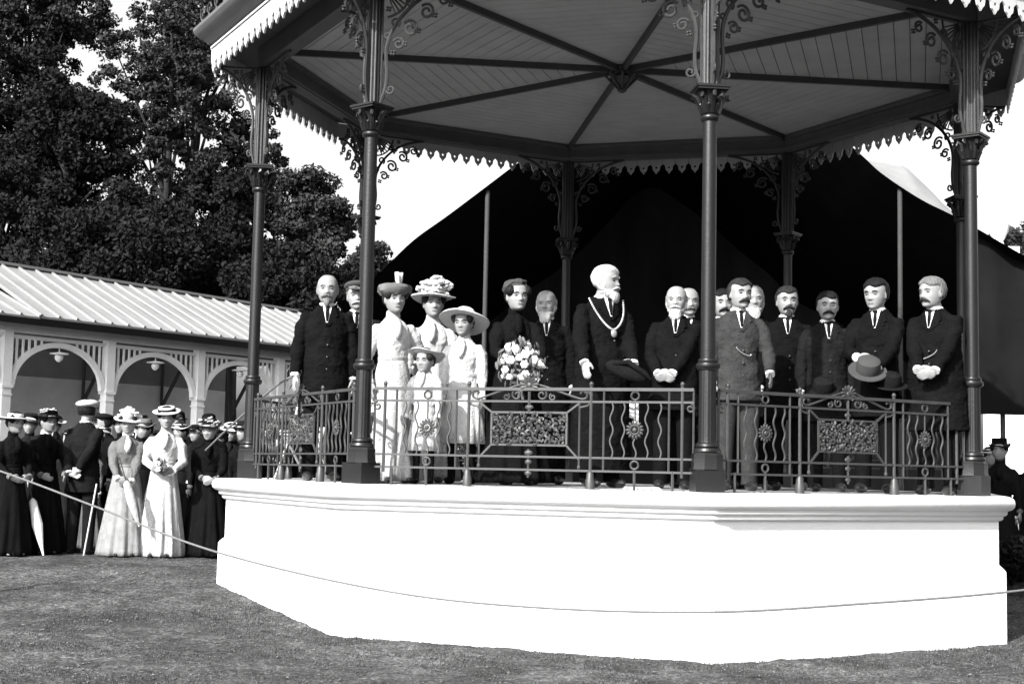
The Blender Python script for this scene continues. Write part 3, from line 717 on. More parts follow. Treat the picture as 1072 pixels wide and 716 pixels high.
            bd = MB(); bd.lathe([(cr*1.005,z0+.010),(cr*1.035,z0+.014),(cr*1.02,z0+.036),(cr*.98,z0+.038)], 30); bd.xf(tilt).build('hat_band', M[hat.get('band','cloth_dark')], ho)
            for nm, cnt, mt_, sz in hat.get('trim', ()):
                f = MB()
                for i in range(cnt):
                    a = rn.uniform(0,2*pi); rr = cr*rn.uniform(.7,1.25); z_ = z0+rn.uniform(.01, ch*1.05)
                    c = Vector((rr*cos(a), rr*sin(a), z_)); 
                    for t in range(5):
                        a2 = t*1.257+rn.uniform(0,1); f.ell(c+Vector((cos(a2)*sz*.5, sin(a2)*sz*.5, rn.uniform(-.3,.4)*sz)), (sz*.5,sz*.5,sz*.32), 7, 5)
                f.xf(tilt).build(nm, M[mt_], ho)
        elif kind_h == 'cap':
            q.ell((0,.008,.088), (.122,.142,.046), 24, 12, Matrix.Rotation(radians(-8),3,'X')); q.lathe([(.098,.045),(.104,.06),(.108,.09)], 28, c=(0,.006))
            q.ell((0,-.125,.052), (.070,.055,.008), 14, 6, Matrix.Rotation(radians(12),3,'X')); ho = q.xf(tilt).build('cap', cm, R)
        elif kind_h == 'toque':
            q.lathe([(.09,.03),(.115,.035),(.145,.07),(.150,.10),(.135,.125),(.09,.14),(.03,.145)], 28, mod=lambda a,r,z: 1+.06*sin(7*a+z*40)); m2 = q.xf(tilt).mesh('hat'); wrinkle(m2,.010,(25,25,25)); ho = link_mesh('hat', m2, cm, R)
            f = MB()
            for i in range(16):
                a = rn.uniform(0,6.28); f.tube([(.02,-.06,.10),(.015+.02*cos(a),-.07+.02*sin(a),.17),(.02+.035*cos(a),-.06+.03*sin(a),.235)], [.010,.016,.008], 6)
            f.xf(tilt).build('plume', M['petal'], ho)
        elif kind_h == 'bonnet':
            q.ell((0,.030,.078), (.112,.122,.080), 26, 18); q.ell((0,-.045,.120), (.070,.045,.030), 14, 10); m2 = q.xf(tilt).mesh('bonnet'); wrinkle(m2,.014,(30,30,30)); ho = link_mesh('bonnet', m2, cm, R)
        elif kind_h == 'bowler':
            q.lathe([(.085,.04),(.128,.045),(.133,.052),(.128,.056),(.09,.055),(.093,.09),(.085,.135),(.055,.158),(.01,.163)], 26); ho = q.xf(tilt).build('hat', cm, R)
    return R, wr, HM, HC

BSG = 'dignitaries standing on the bandstand platform'
P = person
# left group
P('bald man with grey goatee in a long black coat, nearest the left columns', (-2.66,-1.64,0), 1.84, face=12, turn=-4, hands=((-.25,-.10,.82),(.24,-.02,.80)), hair='hair_grey', bald=True, moustache='hair_grey', goatee='hair_grey', beard=None, group=BSG, long_coat=.45, stout=1.05)
P('white-moustached man in a flat grey cap behind the bald man in the long coat', (-2.48,-1.02,0), 1.86, face=8, hair='hair_grey', moustache='hair_white', hat={'t':'cap','m':'felt_grey'}, group=BSG, coat='cloth_dark')
P('lady in white with a dark toque hat carrying an upright white plume', (-1.95,-2.21,0), 1.68, face=22, turn=5, kind='lady', coat='cloth_white', legs='cloth_cream', hair='hair_brown', hat={'t':'toque','m':'cloth_mid'}, hands=((-.22,-.05,.86),(.17,-.15,1.0)), group=BSG, hem_r=.27)
P('lady in white under a large pale hat heaped with flowers', (-1.74,-1.32,0), 1.76, face=5, turn=8, kind='lady', coat='cloth_white', legs='cloth_white', hair='hair_dark', hat={'t':'brim','m':'straw','r':.20,'h':.15,'cr':.11,'wave':.015,'tilt':-4,'trim':(('hat_flowers',30,'petal',.050),('hat_leaves',12,'petal_grey',.035))}, group=BSG, hem_r=.27)
P('older girl in a loose white dress and wide pale halo hat', (-1.38,-2.0,0), 1.50, face=-8, kind='child', turn=-6, nod=3, coat='cloth_white', legs='cloth_white', hair='hair_brown', head_k=1.06, hat={'t':'brim','m':'petal','r':.25,'h':.12,'cr':.11,'dome':True,'tilt':-26,'wave':.012,'z':.04,'droop':.02,'band':'petal'}, dress_hem=.40, hem_r=.29, hands=((-.20,-.10,.80),(.22,-.08,.78)), group=BSG, belt='cloth_white')
P('smallest girl in white with a turned-up white sun hat, at the front railing', (-1.66,-2.42,0), 1.12, face=-15, kind='child', turn=-6, coat='cloth_white', legs='cloth_white', hair='hair_brown', head_k=1.28, hat={'t':'brim','m':'cloth_white','r':.235,'h':.10,'cr':.12,'dome':True,'tilt':-18,'wave':.02,'z':.06,'up':.03,'band':'petal'}, dress_hem=.42, hem_r=.25, group=BSG, belt='cloth_white', vox=.01, hands=((-.22,-.1,.85),(.22,-.1,.85)))
P('elderly woman in black with a black bonnet, holding flowers by the railing', (-.92,-1.95,0), 1.76, face=14, turn=8, kind='lady', coat='cloth_black', legs='cloth_black', hair='hair_dark', hat={'t':'bonnet','m':'felt_grey'}, hands=((-.10,-.33,1.02),(.14,-.34,1.0)), group=BSG, hem_r=.32)
P('bald white-bearded man standing behind, just left of the man wearing the chain', (-.68,-.60,0), 1.86, face=0, turn=-8, hair='hair_white', bald=True, beard='hair_white', group=BSG)
mayor = P('tall white-bearded man wearing a ceremonial chain and looking to the right', (-.19,-2.16,0), 1.885, face=28, turn=34, hair='hair_white', beard='hair_white', moustache='hair_white', hands=((-.32,-.34,.80),(.12,-.30,.92)), group=BSG, long_coat=.12, stout=1.22)
P('shorter white-bearded man with clasped hands right of the man wearing the chain', (.42,-2.10,0), 1.72, face=-6, turn=-3, hair='hair_white', beard='hair_white', moustache='hair_white', bald=True, hands=((-.13,-.26,.96),(-.02,-.28,.94)), group=BSG, stout=1.14, long_coat=.66)
P('man with receding hair half hidden behind the shorter white-bearded man', (.62,-1.10,0), 1.84, face=0, turn=10, hair='hair_grey', bald=True, moustache='hair_grey', group=BSG)
P('dark-haired man half hidden behind the middle front column', (.92,-1.02,0), 1.84, face=4, hair='hair_dark', moustache='hair_dark', group=BSG)
P('man in a grey tweed suit with a dark moustache, beside the middle column', (.95,-2.20,0), 1.78, face=6, turn=14, hair='hair_brown', moustache='hair_brown', coat='cloth_grey', legs='cloth_grey', hands=((-.22,-.06,.80),(.21,-.24,.93)), group=BSG, long_coat=.72)
P('bald man with a white chin beard behind the man in grey tweed', (1.24,-.90,0), 1.90, face=0, hair='hair_white', bald=True, beard='hair_white', group=BSG)
P('slim man with short dark hair and goatee in a black suit, looking ahead', (1.51,-1.28,0), 1.84, face=-4, turn=6, hair='hair_brown', moustache='hair_brown', goatee='hair_brown', group=BSG, long_coat=.6)
P('shorter man with a thick drooping moustache, between the slim man and the smiling man', (1.80,-1.62,0), 1.75, face=-4, hair='hair_dark', moustache='hair_dark', group=BSG, coat='cloth_dark')
P('smiling clean-shaven young man with tousled dark hair holding hats', (2.19,-1.75,0), 1.86, face=-22, turn=-16, nod=6, hair='hair_dark', hands=((-.10,-.30,1.06),(.06,-.31,.98)), group=BSG)
P('stout grey-haired man in profile with hands folded, at the right end of the platform', (2.66,-2.02,0), 1.84, face=-34, turn=-22, hair='hair_grey', moustache='hair_brown', hands=((-.02,-.33,.92),(.10,-.34,.92)), group=BSG, stout=1.22, long_coat=.5)
# chain of office
R, wr, HM, HC = mayor
def ch_pts(n=44):
    o = []
    for t in np.linspace(-1,1,n):
        a = t*1.05; o.append(Vector((.155*sin(a*1.2), -.178*cos(a*.9)+.035*abs(t)**2.5*1.3, 1.445-.24*(1-abs(t)**1.6))))
    return o
q = MB()
for c in ch_pts(): q.ell(c, (.0095,.008,.011), 8, 5)
q.ell((0,-.192,1.175),(.026,.012,.032),12,8); q.build('chain', M['gold'], R)
# long watch chain on the stout man at the right
stout_man = [o for o in COL.objects if o.get('label','').startswith('stout grey-haired')][0]
q = MB(); q.tube([(.10*cos(t)-.02, -.192-.004*sin(t), 1.10+.035*sin(t)+.03*cos(t)) for t in np.linspace(pi,2*pi,14)], .004, 6); q.build('watch_chain', M['gold'], stout_man)
tw = [o for o in COL.objects if o.get('label','').startswith('man in a grey tweed')][0]
q = MB(); q.tube([(.06*cos(t)+.01, -.168, 1.12+.025*sin(t)-.03*cos(t)) for t in np.linspace(pi,2*pi,14)], .003, 6); q.build('watch_chain', M['gold'], tw)

# things held or carried on the platform
def bouquet(name, label, loc, r, n, group=None):
    rt = tag(empty(name, loc), label, 'bouquet', group); l = MB(); rn = random.Random(n)
    for i in range(n):
        th = rn.uniform(0,2*pi); ph = math.acos(rn.uniform(-.75,1)); rr = r*rn.uniform(.75,1.0)
        c = Vector((rr*sin(ph)*cos(th), rr*sin(ph)*sin(th)*.7, rr*cos(ph))); sz = rn.uniform(.020,.034); f = MB()
        for t in range(6):
            a = t*1.05; f.ell(c+Vector((cos(a)*sz*.6, -.006, sin(a)*sz*.6)), (sz*.5,sz*.3,sz*.5), 6, 4)
        f.ell(c+Vector((0,-.012,0)), (sz*.35,)*3, 6, 4)
        f.build('flower', M['petal'], rt)
    for i in range(n*4):
        th = rn.uniform(0,2*pi); ph = math.acos(rn.uniform(-1,1)); rr = r*rn.uniform(.4,1.12)
        c = Vector((rr*sin(ph)*cos(th), rr*sin(ph)*sin(th)*.7, rr*cos(ph)*1.05)); m_ = Matrix.Rotation(rn.uniform(0,6.28),3,'Z') @ Matrix.Rotation(rn.uniform(0,6.28),3,'X')
        l.ell(c, (.006,.014,.036), 5, 4, m_)
    l.build('leaves', M['leafage'], rt)
    s_ = MB()
    for i in range(7): s_.tube([(rn.uniform(-.03,.03),0,-r*.6),(rn.uniform(-.03,.03),.01,-r*1.5)], .005, 5)
    s_.build('stems', M['leafage'], rt)
bouquet('bouquet', 'large round bouquet of white flowers held above the middle of the railing', (-.86,-2.46,1.0), .19, 52)
def hat_obj(label, loc, rx, m, s=1.0):
    q = MB(); q.lathe([(.155,0),(.165,.008),(.160,.016),(.10,.012),(.105,.06),(.095,.11),(.06,.135),(.01,.14)], 26)
    o = q.xf(Matrix.Rotation(rx,4,'X') @ Matrix.Scale(s*.86,4)).build('bowler_hat', M[m]); o.location = loc; tag(o, label, 'hat', 'hats held in the hand on the platform'); return o
hat_obj('grey round hat held up by the smiling young man', (2.05,-2.12,1.02), radians(38), 'felt_grey', 1.15)
hat_obj('black round hat held just below the grey hat', (2.24,-2.10,.90), radians(20), 'cloth_dark', 1.05)
hat_obj('dark round hat held by the man with the drooping moustache', (1.70,-1.98,.86), radians(30), 'cloth_dark')
q = MB(); q.ell((0,0,0),(.19,.05,.075),20,10, Matrix.Rotation(radians(18),3,'Y')); q.tube([(-.12,-.03,.06),(0,-.06,.07),(.14,-.05,-.02),(.19,-.03,-.07)],[.014,.024,.022,.008],8)
o = q.build('cocked_hat', M['cloth_dark']); o.location = (.02,-2.52,.96); tag(o, 'black cocked hat held in front by the man wearing the chain', 'hat')
q = MB(); q.loft([(0,.07,.03,0,0),(.03,.085,.04,0,0),(.12,.08,.038,0,0),(.17,.05,.025,0,0)],18); q.tube([(.05*cos(t),0,.17+.08*sin(t)) for t in np.linspace(0,pi,10)],.006,6)
o = q.build('handbag', M['leather']); o.location = (-2.12,-2.32,.42); tag(o, 'small dark handbag hanging beside the lady with the plumed toque', 'handbag')
# papers tied to the railing
q = MB(); rn = random.Random(4)
for i in range(2):
    x = -.03+i*.03+.004*i; n = 8
    vs = []
    for j in range(n+1):
        z = .26-(.13+.05*i)*j/n; y = .02*sin(j*1.7+i*2); vs += [Vector((x-.016,y,z)), Vector((x+.02,y+.01,z-.01))]
    B = [v+Vector((0,.006,0)) for v in vs]; m_ = len(vs)
    q.add(vs+B, [(2*j,2*j+1,2*j+3,2*j+2) for j in range(n)]+[(m_+2*j+2,m_+2*j+3,m_+2*j+1,m_+2*j) for j in range(n)]+[(2*j,2*j+2,m_+2*j+2,m_+2*j) for j in range(n)]+[(2*j+1,m_+2*j+1,m_+2*j+3,2*j+3) for j in range(n)])
o = q.build('handkerchief', M['linen']); o.location = (.06,-3.32,.42); tag(o, 'crumpled white handkerchief hanging behind the sunflower rosette of the railing', 'handkerchief')
q = MB()
for i in range(5): q.box((-.14+.004*i,-.09,.004*i),(.14-.006*i,.09,.004*i+.0035))
o = q.build('papers', M['linen'], smooth=False); o.location = (.13,-2.95,.001); o.rotation_euler = (0,0,.2); tag(o, 'thin stack of papers lying on the platform floor near the middle column', 'papers')

# folding chairs on the left of the platform
def chair(label, loc, rz):
    R = tag(empty('folding_chair', loc, rz), label, 'chair', 'pale folding chairs on the platform')
    for sx in (-1,1):
        q = MB(); q.tube([(sx*.20,.20,0),(sx*.20,-.02,.45),(sx*.20,-.16,.92)], .013, 8); q.build('leg', M['straw'], R)
        q = MB(); q.tube([(sx*.17,-.22,0),(sx*.17,.0,.28),(sx*.17,.18,.46)], .013, 8); q.build('leg', M['straw'], R)
    q = MB()
    for i in range(6): q.box((-.19,-.18+i*.062,.45),(.19,-.13+i*.062,.468))
    q.build('seat', M['straw'], R, smooth=False)
    q = MB()
    for i in range(3): z = .66+i*.10; y = -.09-(z-.66)*.30; q.box((-.195,y-.006,z),(.195,y+.006,z+.055))
    q.build('backrest', M['straw'], R, smooth=False)
chair('pale slatted folding chair just inside the far left column', (-3.02,-.55,0), radians(150))
chair('pale slatted folding chair behind the bald man in the long coat', (-2.75,-.2,0), radians(200))

# ------------------------------------------------------------------ spectators on the ground
GG = 'spectators standing on the grass'
def G(x, y): return (x, y, gz(x,y)-.005)
P('woman in a black costume with a wide flat white hat, at the left edge', G(-6.62,1.15), 1.56, face=48, turn=8, kind='lady', coat='cloth_black', legs='cloth_black', hair='hair_dark', vox=.011, hat={'t':'brim','m':'petal','r':.235,'h':.06,'wave':.012,'band':'petal'}, hands=((-.12,-.24,.95),(.12,-.24,.95)), group=GG, hem_r=.30)
P('woman in dark skirt and white blouse beside the wide white hat, holding a furled parasol', G(-6.42,1.65), 1.60, face=35, turn=20, kind='lady', coat='cloth_black', legs='cloth_black', hair='hair_dark', vox=.011, hat={'t':'brim','m':'cloth_dark','r':.17,'h':.09,'trim':(('hat_flowers',8,'petal_grey',.04),)}, hands=((-.10,-.25,.95),(.18,-.24,.96)), group=GG, hem_r=.28, collar='linen')
capman = P('man in a pale flat cap and dark suit seen from behind with hands clasped', G(-6.02,1.75), 1.75, face=168, vox=.010, hair='hair_dark', coat='cloth_dark', legs='cloth_dark', hat={'t':'cap','m':'straw'}, hands=((-.05,.20,.93),(.05,.21,.90)), group=GG, long_coat=.68)
P('lady in a grey cape and pale skirt, her tall straw hat topped with flowers', G(-5.50,1.70), 1.62, face=20, turn=-6, nod=6, kind='lady', coat='cloth_mid', legs='cloth_pale', hair='hair_dark', vox=.010, hat={'t':'brim','m':'straw','r':.165,'h':.12,'cr':.09,'z':.05,'tilt':6,'trim':(('hat_flowers',10,'petal',.045),)}, hands=((-.10,-.26,.92),(.05,-.24,.86)), group=GG, hem_r=.30, collar='linen')
P('lady in a long white coat and white-topped boater, hands joined over a posy', G(-5.12,1.80), 1.70, face=14, turn=2, nod=4, kind='lady', coat='cloth_white', legs='cloth_white', hair='hair_dark', vox=.010, hat={'t':'brim','m':'petal','r':.155,'h':.055,'cr':.10,'z':.075,'tilt':10,'roll':-5,'wave':.004,'band':'cloth_black'}, hands=((-.10,-.25,1.02),(.12,-.24,1.0)), group=GG, hem_r=.27)
P('lady in black with a flowered dark hat, hands folded, beside the white plinth', G(-4.66,2.10), 1.58, face=10, turn=-18, nod=10, kind='lady', coat='cloth_black', legs='cloth_black', hair='hair_grey', vox=.010, hat={'t':'brim','m':'cloth_dark','r':.15,'h':.08,'trim':(('hat_flowers',14,'petal_grey',.035),)}, hands=((-.06,-.25,.98),(.10,-.26,.96)), group=GG, hem_r=.32)
bouquet('bouquet', 'small posy of pale flowers in the hands of the lady in the long white coat', (-5.05,1.50,gz(-5.1,1.6)+1.03), .07, 12)
# parasols and cane
def parasol(label, tip, top, m, r=.055, cat='parasol'):
    tip, top = Vector(tip), Vector(top); R = tag(empty('parasol', tip), label, cat); d = top-tip; L = d.length
    q = MB(); q.tube([d*t for t in (0,.10,.35,.62,.66)], [.008,.022,r,r*.75,.012], 12); m2 = q.mesh('canopy'); wrinkle(m2,.010,(40,40,8)); link_mesh('canopy', m2, M[m], R)
    q = MB(); q.tube([d*.6, d*.97, d], [.007,.007,.012], 8); q.build('handle', M['pole'], R)
parasol('closed white parasol pointing down beside the dark skirt', (-6.22,1.20,gz(-6.2,1.2)+.01), (-6.52,1.35,.02), 'petal', .055)
parasol('closed dark umbrella leaning at the left edge', (-6.45,.95,gz(-6.4,1)+.01), (-6.85,1.15,.0), 'cloth_dark', .035)
parasol('closed pale parasol held against the grey cape', (-5.22,1.35,gz(-5.2,1.3)+.35), (-5.50,1.42,.18), 'cloth_cream', .055)
q = MB(); q.tube([(0,0,0),(.11,0,.80)], .010, 8); o = q.build('walking_stick', M['straw']); o.location = (-5.88,1.50,gz(-5.9,1.5)); tag(o, 'pale walking stick leaning behind the man in the flat cap', 'walking stick')

# crowd behind
CG = 'onlookers in the crowd behind the front spectators'
crowd = [ # x, y, H, facing, kind, coat, hat, label
 (-6.95,3.1,1.66,20,'man','cloth_dark',{'t':'bowler','m':'cloth_black'},'onlooker in a black bowler behind the wide white hat'),
 (-7.10,5.2,1.70,10,'man','cloth_black',{'t':'bowler','m':'leather'},'farther onlooker with a shiny black bowler near the first white arcade post'),
 (-6.62,4.9,1.66,15,'lady','cloth_black',{'t':'brim','m':'cloth_dark','r':.19,'h':.08},'onlooker in a broad black hat seen left of the flat-capped man'),
 (-6.35,3.2,1.50,25,'lady','cloth_mid',{'t':'brim','m':'straw','r':.13,'h':.06},'short woman in a small straw boater left of the flat-capped man'),
 (-6.15,4.2,1.62,0,'lady','cloth_dark',{'t':'brim','m':'petal','r':.14,'h':.05},'woman in a white boater close by the flat-capped man\'s shoulder'),
 (-6.0,5.4,1.74,-10,'man','cloth_black',{'t':'bowler','m':'cloth_black'},'tall onlooker in a black bowler above the boaters'),
 (-5.62,5.0,1.58,5,'man','cloth_dark',{'t':'cap','m':'cloth_dark'},'onlooker in a dark flat cap left of the tall flowered straw hat'),
 (-5.35,4.6,1.52,12,'lady','cloth_black',{'t':'brim','m':'cloth_dark','r':.15,'h':.07},'onlooker in a small dark hat between the two pale-dressed ladies'),
 (-4.95,4.2,1.60,0,'lady','cloth_dark',{'t':'brim','m':'straw','r':.16,'h':.06},'onlooker with a flat straw hat right of the long white coat'),
 (-4.62,4.4,1.64,-15,'man','cloth_black',{'t':'bowler','m':'cloth_black'},'onlooker in a bowler behind the lady in black'),
 (-4.30,3.6,1.58,20,'man','cloth_dark',None,'bareheaded onlooker close to the end of the plinth'),
 (-4.12,4.8,1.62,0,'lady','cloth_black',{'t':'brim','m':'cloth_black','r':.16,'h':.08},'onlooker in a black hat right beside the far left column'),
 (-3.85,4.0,1.66,0,'man','cloth_black',{'t':'cap','m':'cloth_dark'},'onlooker in a flat cap seen through the left railing'),
 (-7.35,4.2,1.60,10,'lady','cloth_dark',{'t':'brim','m':'petal_grey','r':.17,'h':.06},'onlooker in a mottled hat partly cut by the left edge'),
 (-5.8,6.2,1.6,0,'lady','cloth_mid',{'t':'brim','m':'straw','r':.15,'h':.05},'far onlooker in a straw hat under the second arch'),
 (-5.1,6.4,1.66,0,'man','cloth_black',{'t':'bowler','m':'cloth_black'},'far onlooker in a bowler under the third arch'),
 (-6.78,3.9,1.52,30,'lady','cloth_mid',{'t':'brim','m':'straw','r':.14,'h':.05},'woman in a grey dress and straw boater behind the furled white parasol'),
 (-6.55,2.75,1.42,-25,'child','cloth_dark',{'t':'brim','m':'cloth_dark','r':.13,'h':.06},'child in a dark dress and hat close behind the front ladies at the left'),
 (-6.70,5.9,1.72,-15,'man','cloth_dark',{'t':'cap','m':'felt_grey'},'tall onlooker in a grey cap farthest back at the left'),
 (-5.75,3.6,1.46,35,'child','cloth_black',{'t':'cap','m':'cloth_dark'},'child in a cap just right of the flat-capped man'),
 (-4.78,5.2,1.70,10,'man','cloth_dark',{'t':'cap','m':'cloth_mid'},'tall onlooker in a mid-grey cap behind the flat straw hat'),
 (-7.25,4.9,1.50,20,'lady','cloth_dark',{'t':'brim','m':'straw','r':.13,'h':.05},'short woman in a pale boater just behind the first white arcade post'),
 (-6.45,5.4,1.50,-10,'lady','cloth_black',{'t':'brim','m':'petal_grey','r':.14,'h':.08},'short woman in a high grey hat between two black bowlers'),
 (-6.30,2.7,1.36,-10,'child','cloth_mid',{'t':'brim','m':'straw','r':.13,'h':.05},'child in a small straw hat at the elbow of the flat-capped man'),
 (-5.30,5.6,1.64,15,'man','cloth_dark',{'t':'cap','m':'straw'},'onlooker in a pale cap between the two pale-dressed ladies, far back'),
 (-4.88,3.4,1.48,-30,'child','cloth_dark',{'t':'brim','m':'cloth_dark','r':.12,'h':.06},'child in a round dark hat at the shoulder of the lady in black'),
 (-4.20,5.6,1.70,-5,'man','cloth_black',{'t':'bowler','m':'felt_grey'},'onlooker in a grey bowler behind the far left column'),
 (-4.02,3.3,1.52,25,'lady','cloth_black',{'t':'brim','m':'petal_grey','r':.13,'h':.06},'woman in a grey-flowered hat close against the end of the plinth'),
 (-7.23,3.12,1.60,40,'lady','cloth_dark',{'t':'brim','m':'cloth_dark','r':.15,'h':.09},'woman in a dark trimmed hat filling the gap behind the wide white hat'),
 (-6.30,3.16,1.64,-35,'man','cloth_black',{'t':'cap','m':'cloth_dark'},'man in a dark cap and black coat just behind the flat-capped man'),
 (-5.78,3.2,1.58,20,'lady','cloth_black',{'t':'brim','m':'cloth_mid','r':.14,'h':.09},'woman in black and a tall grey hat behind the tall flowered straw hat'),
 (-5.32,3.23,1.56,-25,'lady','cloth_dark',{'t':'brim','m':'straw','r':.14,'h':.05},'woman in a boater between the long white coat and the lady in black'),
 (-4.98,3.25,1.66,15,'man','cloth_black',{'t':'bowler','m':'cloth_black'},'man in a black bowler at the left shoulder of the lady in black'),
 (-4.52,3.26,1.60,-15,'lady','cloth_black',{'t':'brim','m':'cloth_dark','r':.15,'h':.09},'woman in a dark hat beside the guy rope'),
 (-4.30,4.1,1.68,10,'man','cloth_dark',{'t':'cap','m':'felt_grey'},'man in a grey cap directly behind the far left column foot'),
 (-4.45,5.8,1.56,-20,'lady','cloth_dark',{'t':'brim','m':'petal_grey','r':.15,'h':.07},'onlooker in a grey trimmed hat left of the far left column'),
]
for i, (x, y, H, fc, kd, ct, ht, lb) in enumerate(crowd):
    P(lb, G(x,y), H, face=fc, turn=random.uniform(-35,35), nod=random.uniform(-4,10), kind=kd, coat=ct, legs=ct, hair=random.choice(('hair_dark','hair_brown')), moustache=('hair_dark' if kd == 'man' and i % 3 else None), hat=ht, vox=.018, group=CG, hem_r=.30)
RG = 'onlookers right of the bandstand'
for i, (x, y, H, fc, kd, ct, ht, lb) in enumerate([
 (4.66,3.14,1.66,-20,'lady','cloth_dark',{'t':'brim','m':'cloth_black','r':.13,'h':.10},'woman in a tall dark hat seen right of the bandstand'),
 (4.42,3.9,1.62,10,'lady','cloth_black',{'t':'brim','m':'straw','r':.14,'h':.06},'woman in a pale hat beside the right front column'),
 (5.02,3.0,1.50,-25,'man','cloth_dark',{'t':'cap','m':'cloth_dark'},'man in a dark cap at the far right edge'),
 (4.85,4.3,1.60,0,'lady','cloth_mid',{'t':'brim','m':'petal','r':.15,'h':.05},'woman in a white boater at the back right'),
 (4.25,2.9,1.50,10,'man','cloth_black',None,'bareheaded man standing close behind the right column'),
 (5.3,3.9,1.58,0,'man','cloth_black',{'t':'bowler','m':'cloth_black'},'man in a bowler at the far right behind the others')]):
    P(lb, G(x,y), H, face=fc, kind=kd, coat=ct, legs=ct, hair='hair_dark', hat=ht, vox=.018, group=RG, hem_r=.28)

# ------------------------------------------------------------------ bank and low kerb
def bank():
    mb = MB(); n = 60
    rows = [(3.05,.0),(3.4,.14),(3.75,.30),(3.95,.36)]
    for y, h in rows:
        for i in range(n+1):
            x = -9.5+i*(6.4)/n; mb.v.append((x, y, gz(x,y)+h-.01+.012*noise.noise(Vector((x*5,y*5,1)))))
    for j in range(3):
        for i in range(n): a = j*(n+1)+i; mb.f.append((a,a+1,a+n+2,a+n+1))
    tag(mb.build('gravel_bank', M['bank']), None, None, kind='structure')
bank()
q = MB(); q.box((-9.5,3.96,-1.4),(-3.9,4.06,-.40)); q.box((-9.5,3.93,-.399),(-3.9,4.10,-.345)); 
o = q.build('low_wall', M['white_wood'], smooth=False); tag(o, 'low pale coping wall running behind the front spectators', 'wall')

# ------------------------------------------------------------------ arcade pavilion
AO = Vector((-10.2,9.4,-.60)); AD = Vector((.56,.829,0)).normalized(); AN = Vector((AD.y,-AD.x,0))     # AN: outwards
def AP(t, p, z): return AO + AD*t + AN*p + Vector((0,0,z))       # z above the arcade floor
AR = tag(empty('arcade_pavilion', AO), 'long white timber arcade with round arches and a pale ribbed roof at the left', 'pavilion')
def ab(mb, name, m, parent=None, smooth=False, ang=35): return mb.xf(Matrix.Translation(-AO)).build(name, m, parent or AR, smooth, ang)
PT = 2.12; EZ = 3.18
for k in range(-2,5):
    t = k*PT; q = MB()
    M4 = Matrix.Translation(AP(t,0,0)) @ Matrix.Rotation(atan2(AD.y,AD.x),4,'Z')
    q.box((-.085,-.085,0),(.085,.085,2.92),M4); q.box((-.105,-.105,0),(.105,.105,.5),M4); q.box((-.11,-.11,1.95),(.11,.11,2.0),M4); q.box((-.10,-.10,1.82),(.10,.10,1.85),M4)
    ab(q, 'post', M['white_wood'])
for k in range(-2,4):
    t0 = k*PT+.085; t1 = (k+1)*PT-.085; hw = (t1-t0)/2; tc_ = (t0+t1)/2; q = MB(); n = 22
    ctr = [(tc_-hw*cos(pi*i/n), 2.0+.80*sin(pi*i/n)) for i in range(n+1)]; inn = [(tc_-(hw-.09)*cos(pi*i/n), 2.0-.0+(.80-.09)*sin(pi*i/n)) for i in range(n+1)]
    vs = []
    for (a,b),(c,d) in zip(ctr, inn):
        vs += [AP(a,.045,b), AP(c,.045,d), AP(c,-.045,d), AP(a,-.045,b)]
    q.add(vs, [(4*i+j, 4*i+(j+1)%4, 4*(i+1)+(j+1)%4, 4*(i+1)+j) for i in range(n) for j in range(4)])
    ab(q, 'arch', M['white_wood'], smooth=True)
    q = MB(); ns = 16
    for i in range(1, ns):
        t = t0+(t1-t0)*i/ns; u = (t-tc_)/hw; za = 2.0+.80*sqrt(max(0,1-u*u))
        if za < 2.76: q.bar(AP(t,0,za-.01), AP(t,0,2.82), .034, .03, up=AN)
    q.bar(AP(t0,0,2.84), AP(t1,0,2.84), .05, .06)
    ab(q, 'spandrel_slats', M['white_wood'])
q = MB(); q.bar(AP(-2*PT-.2,.0,2.99), AP(4*PT+.1,.0,2.99), .12, .14); ab(q, 'eaves_beam', M['white_wood'])
q = MB(); q.bar(AP(-2*PT-.2,.30,3.09), AP(4*PT+.3,.30,3.09), .07, .11); q.bar(AP(-2*PT-.2,.18,3.12), AP(4*PT+.3,.18,3.12), .16, .04); ab(q, 'gutter', M['iron'])
def roof(t0, t1, dz, name):
    q = MB(); e = AP(t0,.32,3.16+dz*.2), AP(t1,.32,3.16+dz*.2); r = AP(t0,-2.15,4.34+dz), AP(t1,-2.15,4.22+dz); b = AP(t0,-4.6,3.16), AP(t1,-4.6,3.16)
    up = Vector((0,0,.04))
    for (a0,a1),(b0,b1) in (((e[0],e[1]),(r[0],r[1])),((r[0],r[1]),(b[0],b[1]))):
        q.add([a0,a1,b1,b0,a0+up,a1+up,b1+up,b0+up], [(0,3,2,1),(4,5,6,7),(0,1,5,4),(1,2,6,5),(2,3,7,6),(3,0,4,7)])
    n = int((t1-t0)/.36)
    for i in range(n+1):
        f = i/n; a = e[0].lerp(e[1],f)+up*1.4; c = r[0].lerp(r[1],f)+up*1.4; q.bar(a, c, .038, .045)
    q.bar(r[0]+up*1.8, r[1]+up*1.8, .16, .05)
    ab(q, name, M['roof_metal'])
roof(.45, 4*PT+.4, 0, 'roof'); roof(-2*PT-.5, .42, -.10, 'roof')
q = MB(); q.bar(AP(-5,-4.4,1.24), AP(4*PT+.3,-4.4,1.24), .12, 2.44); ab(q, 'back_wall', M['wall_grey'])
q = MB(); q.bar(AP(-5,-4.4,2.80), AP(4*PT+.3,-4.4,2.80), .10, .66); ab(q, 'upper_wall_shade_band', M['wall_shade'])  # added strip, its dark colour stands in for shade high on the wall
q = MB(); q.bar(AP(-5,-2.0,3.02), AP(4*PT,-2.0,3.02), 4.0, .03); ab(q, 'ceiling', M['wall_dark'])
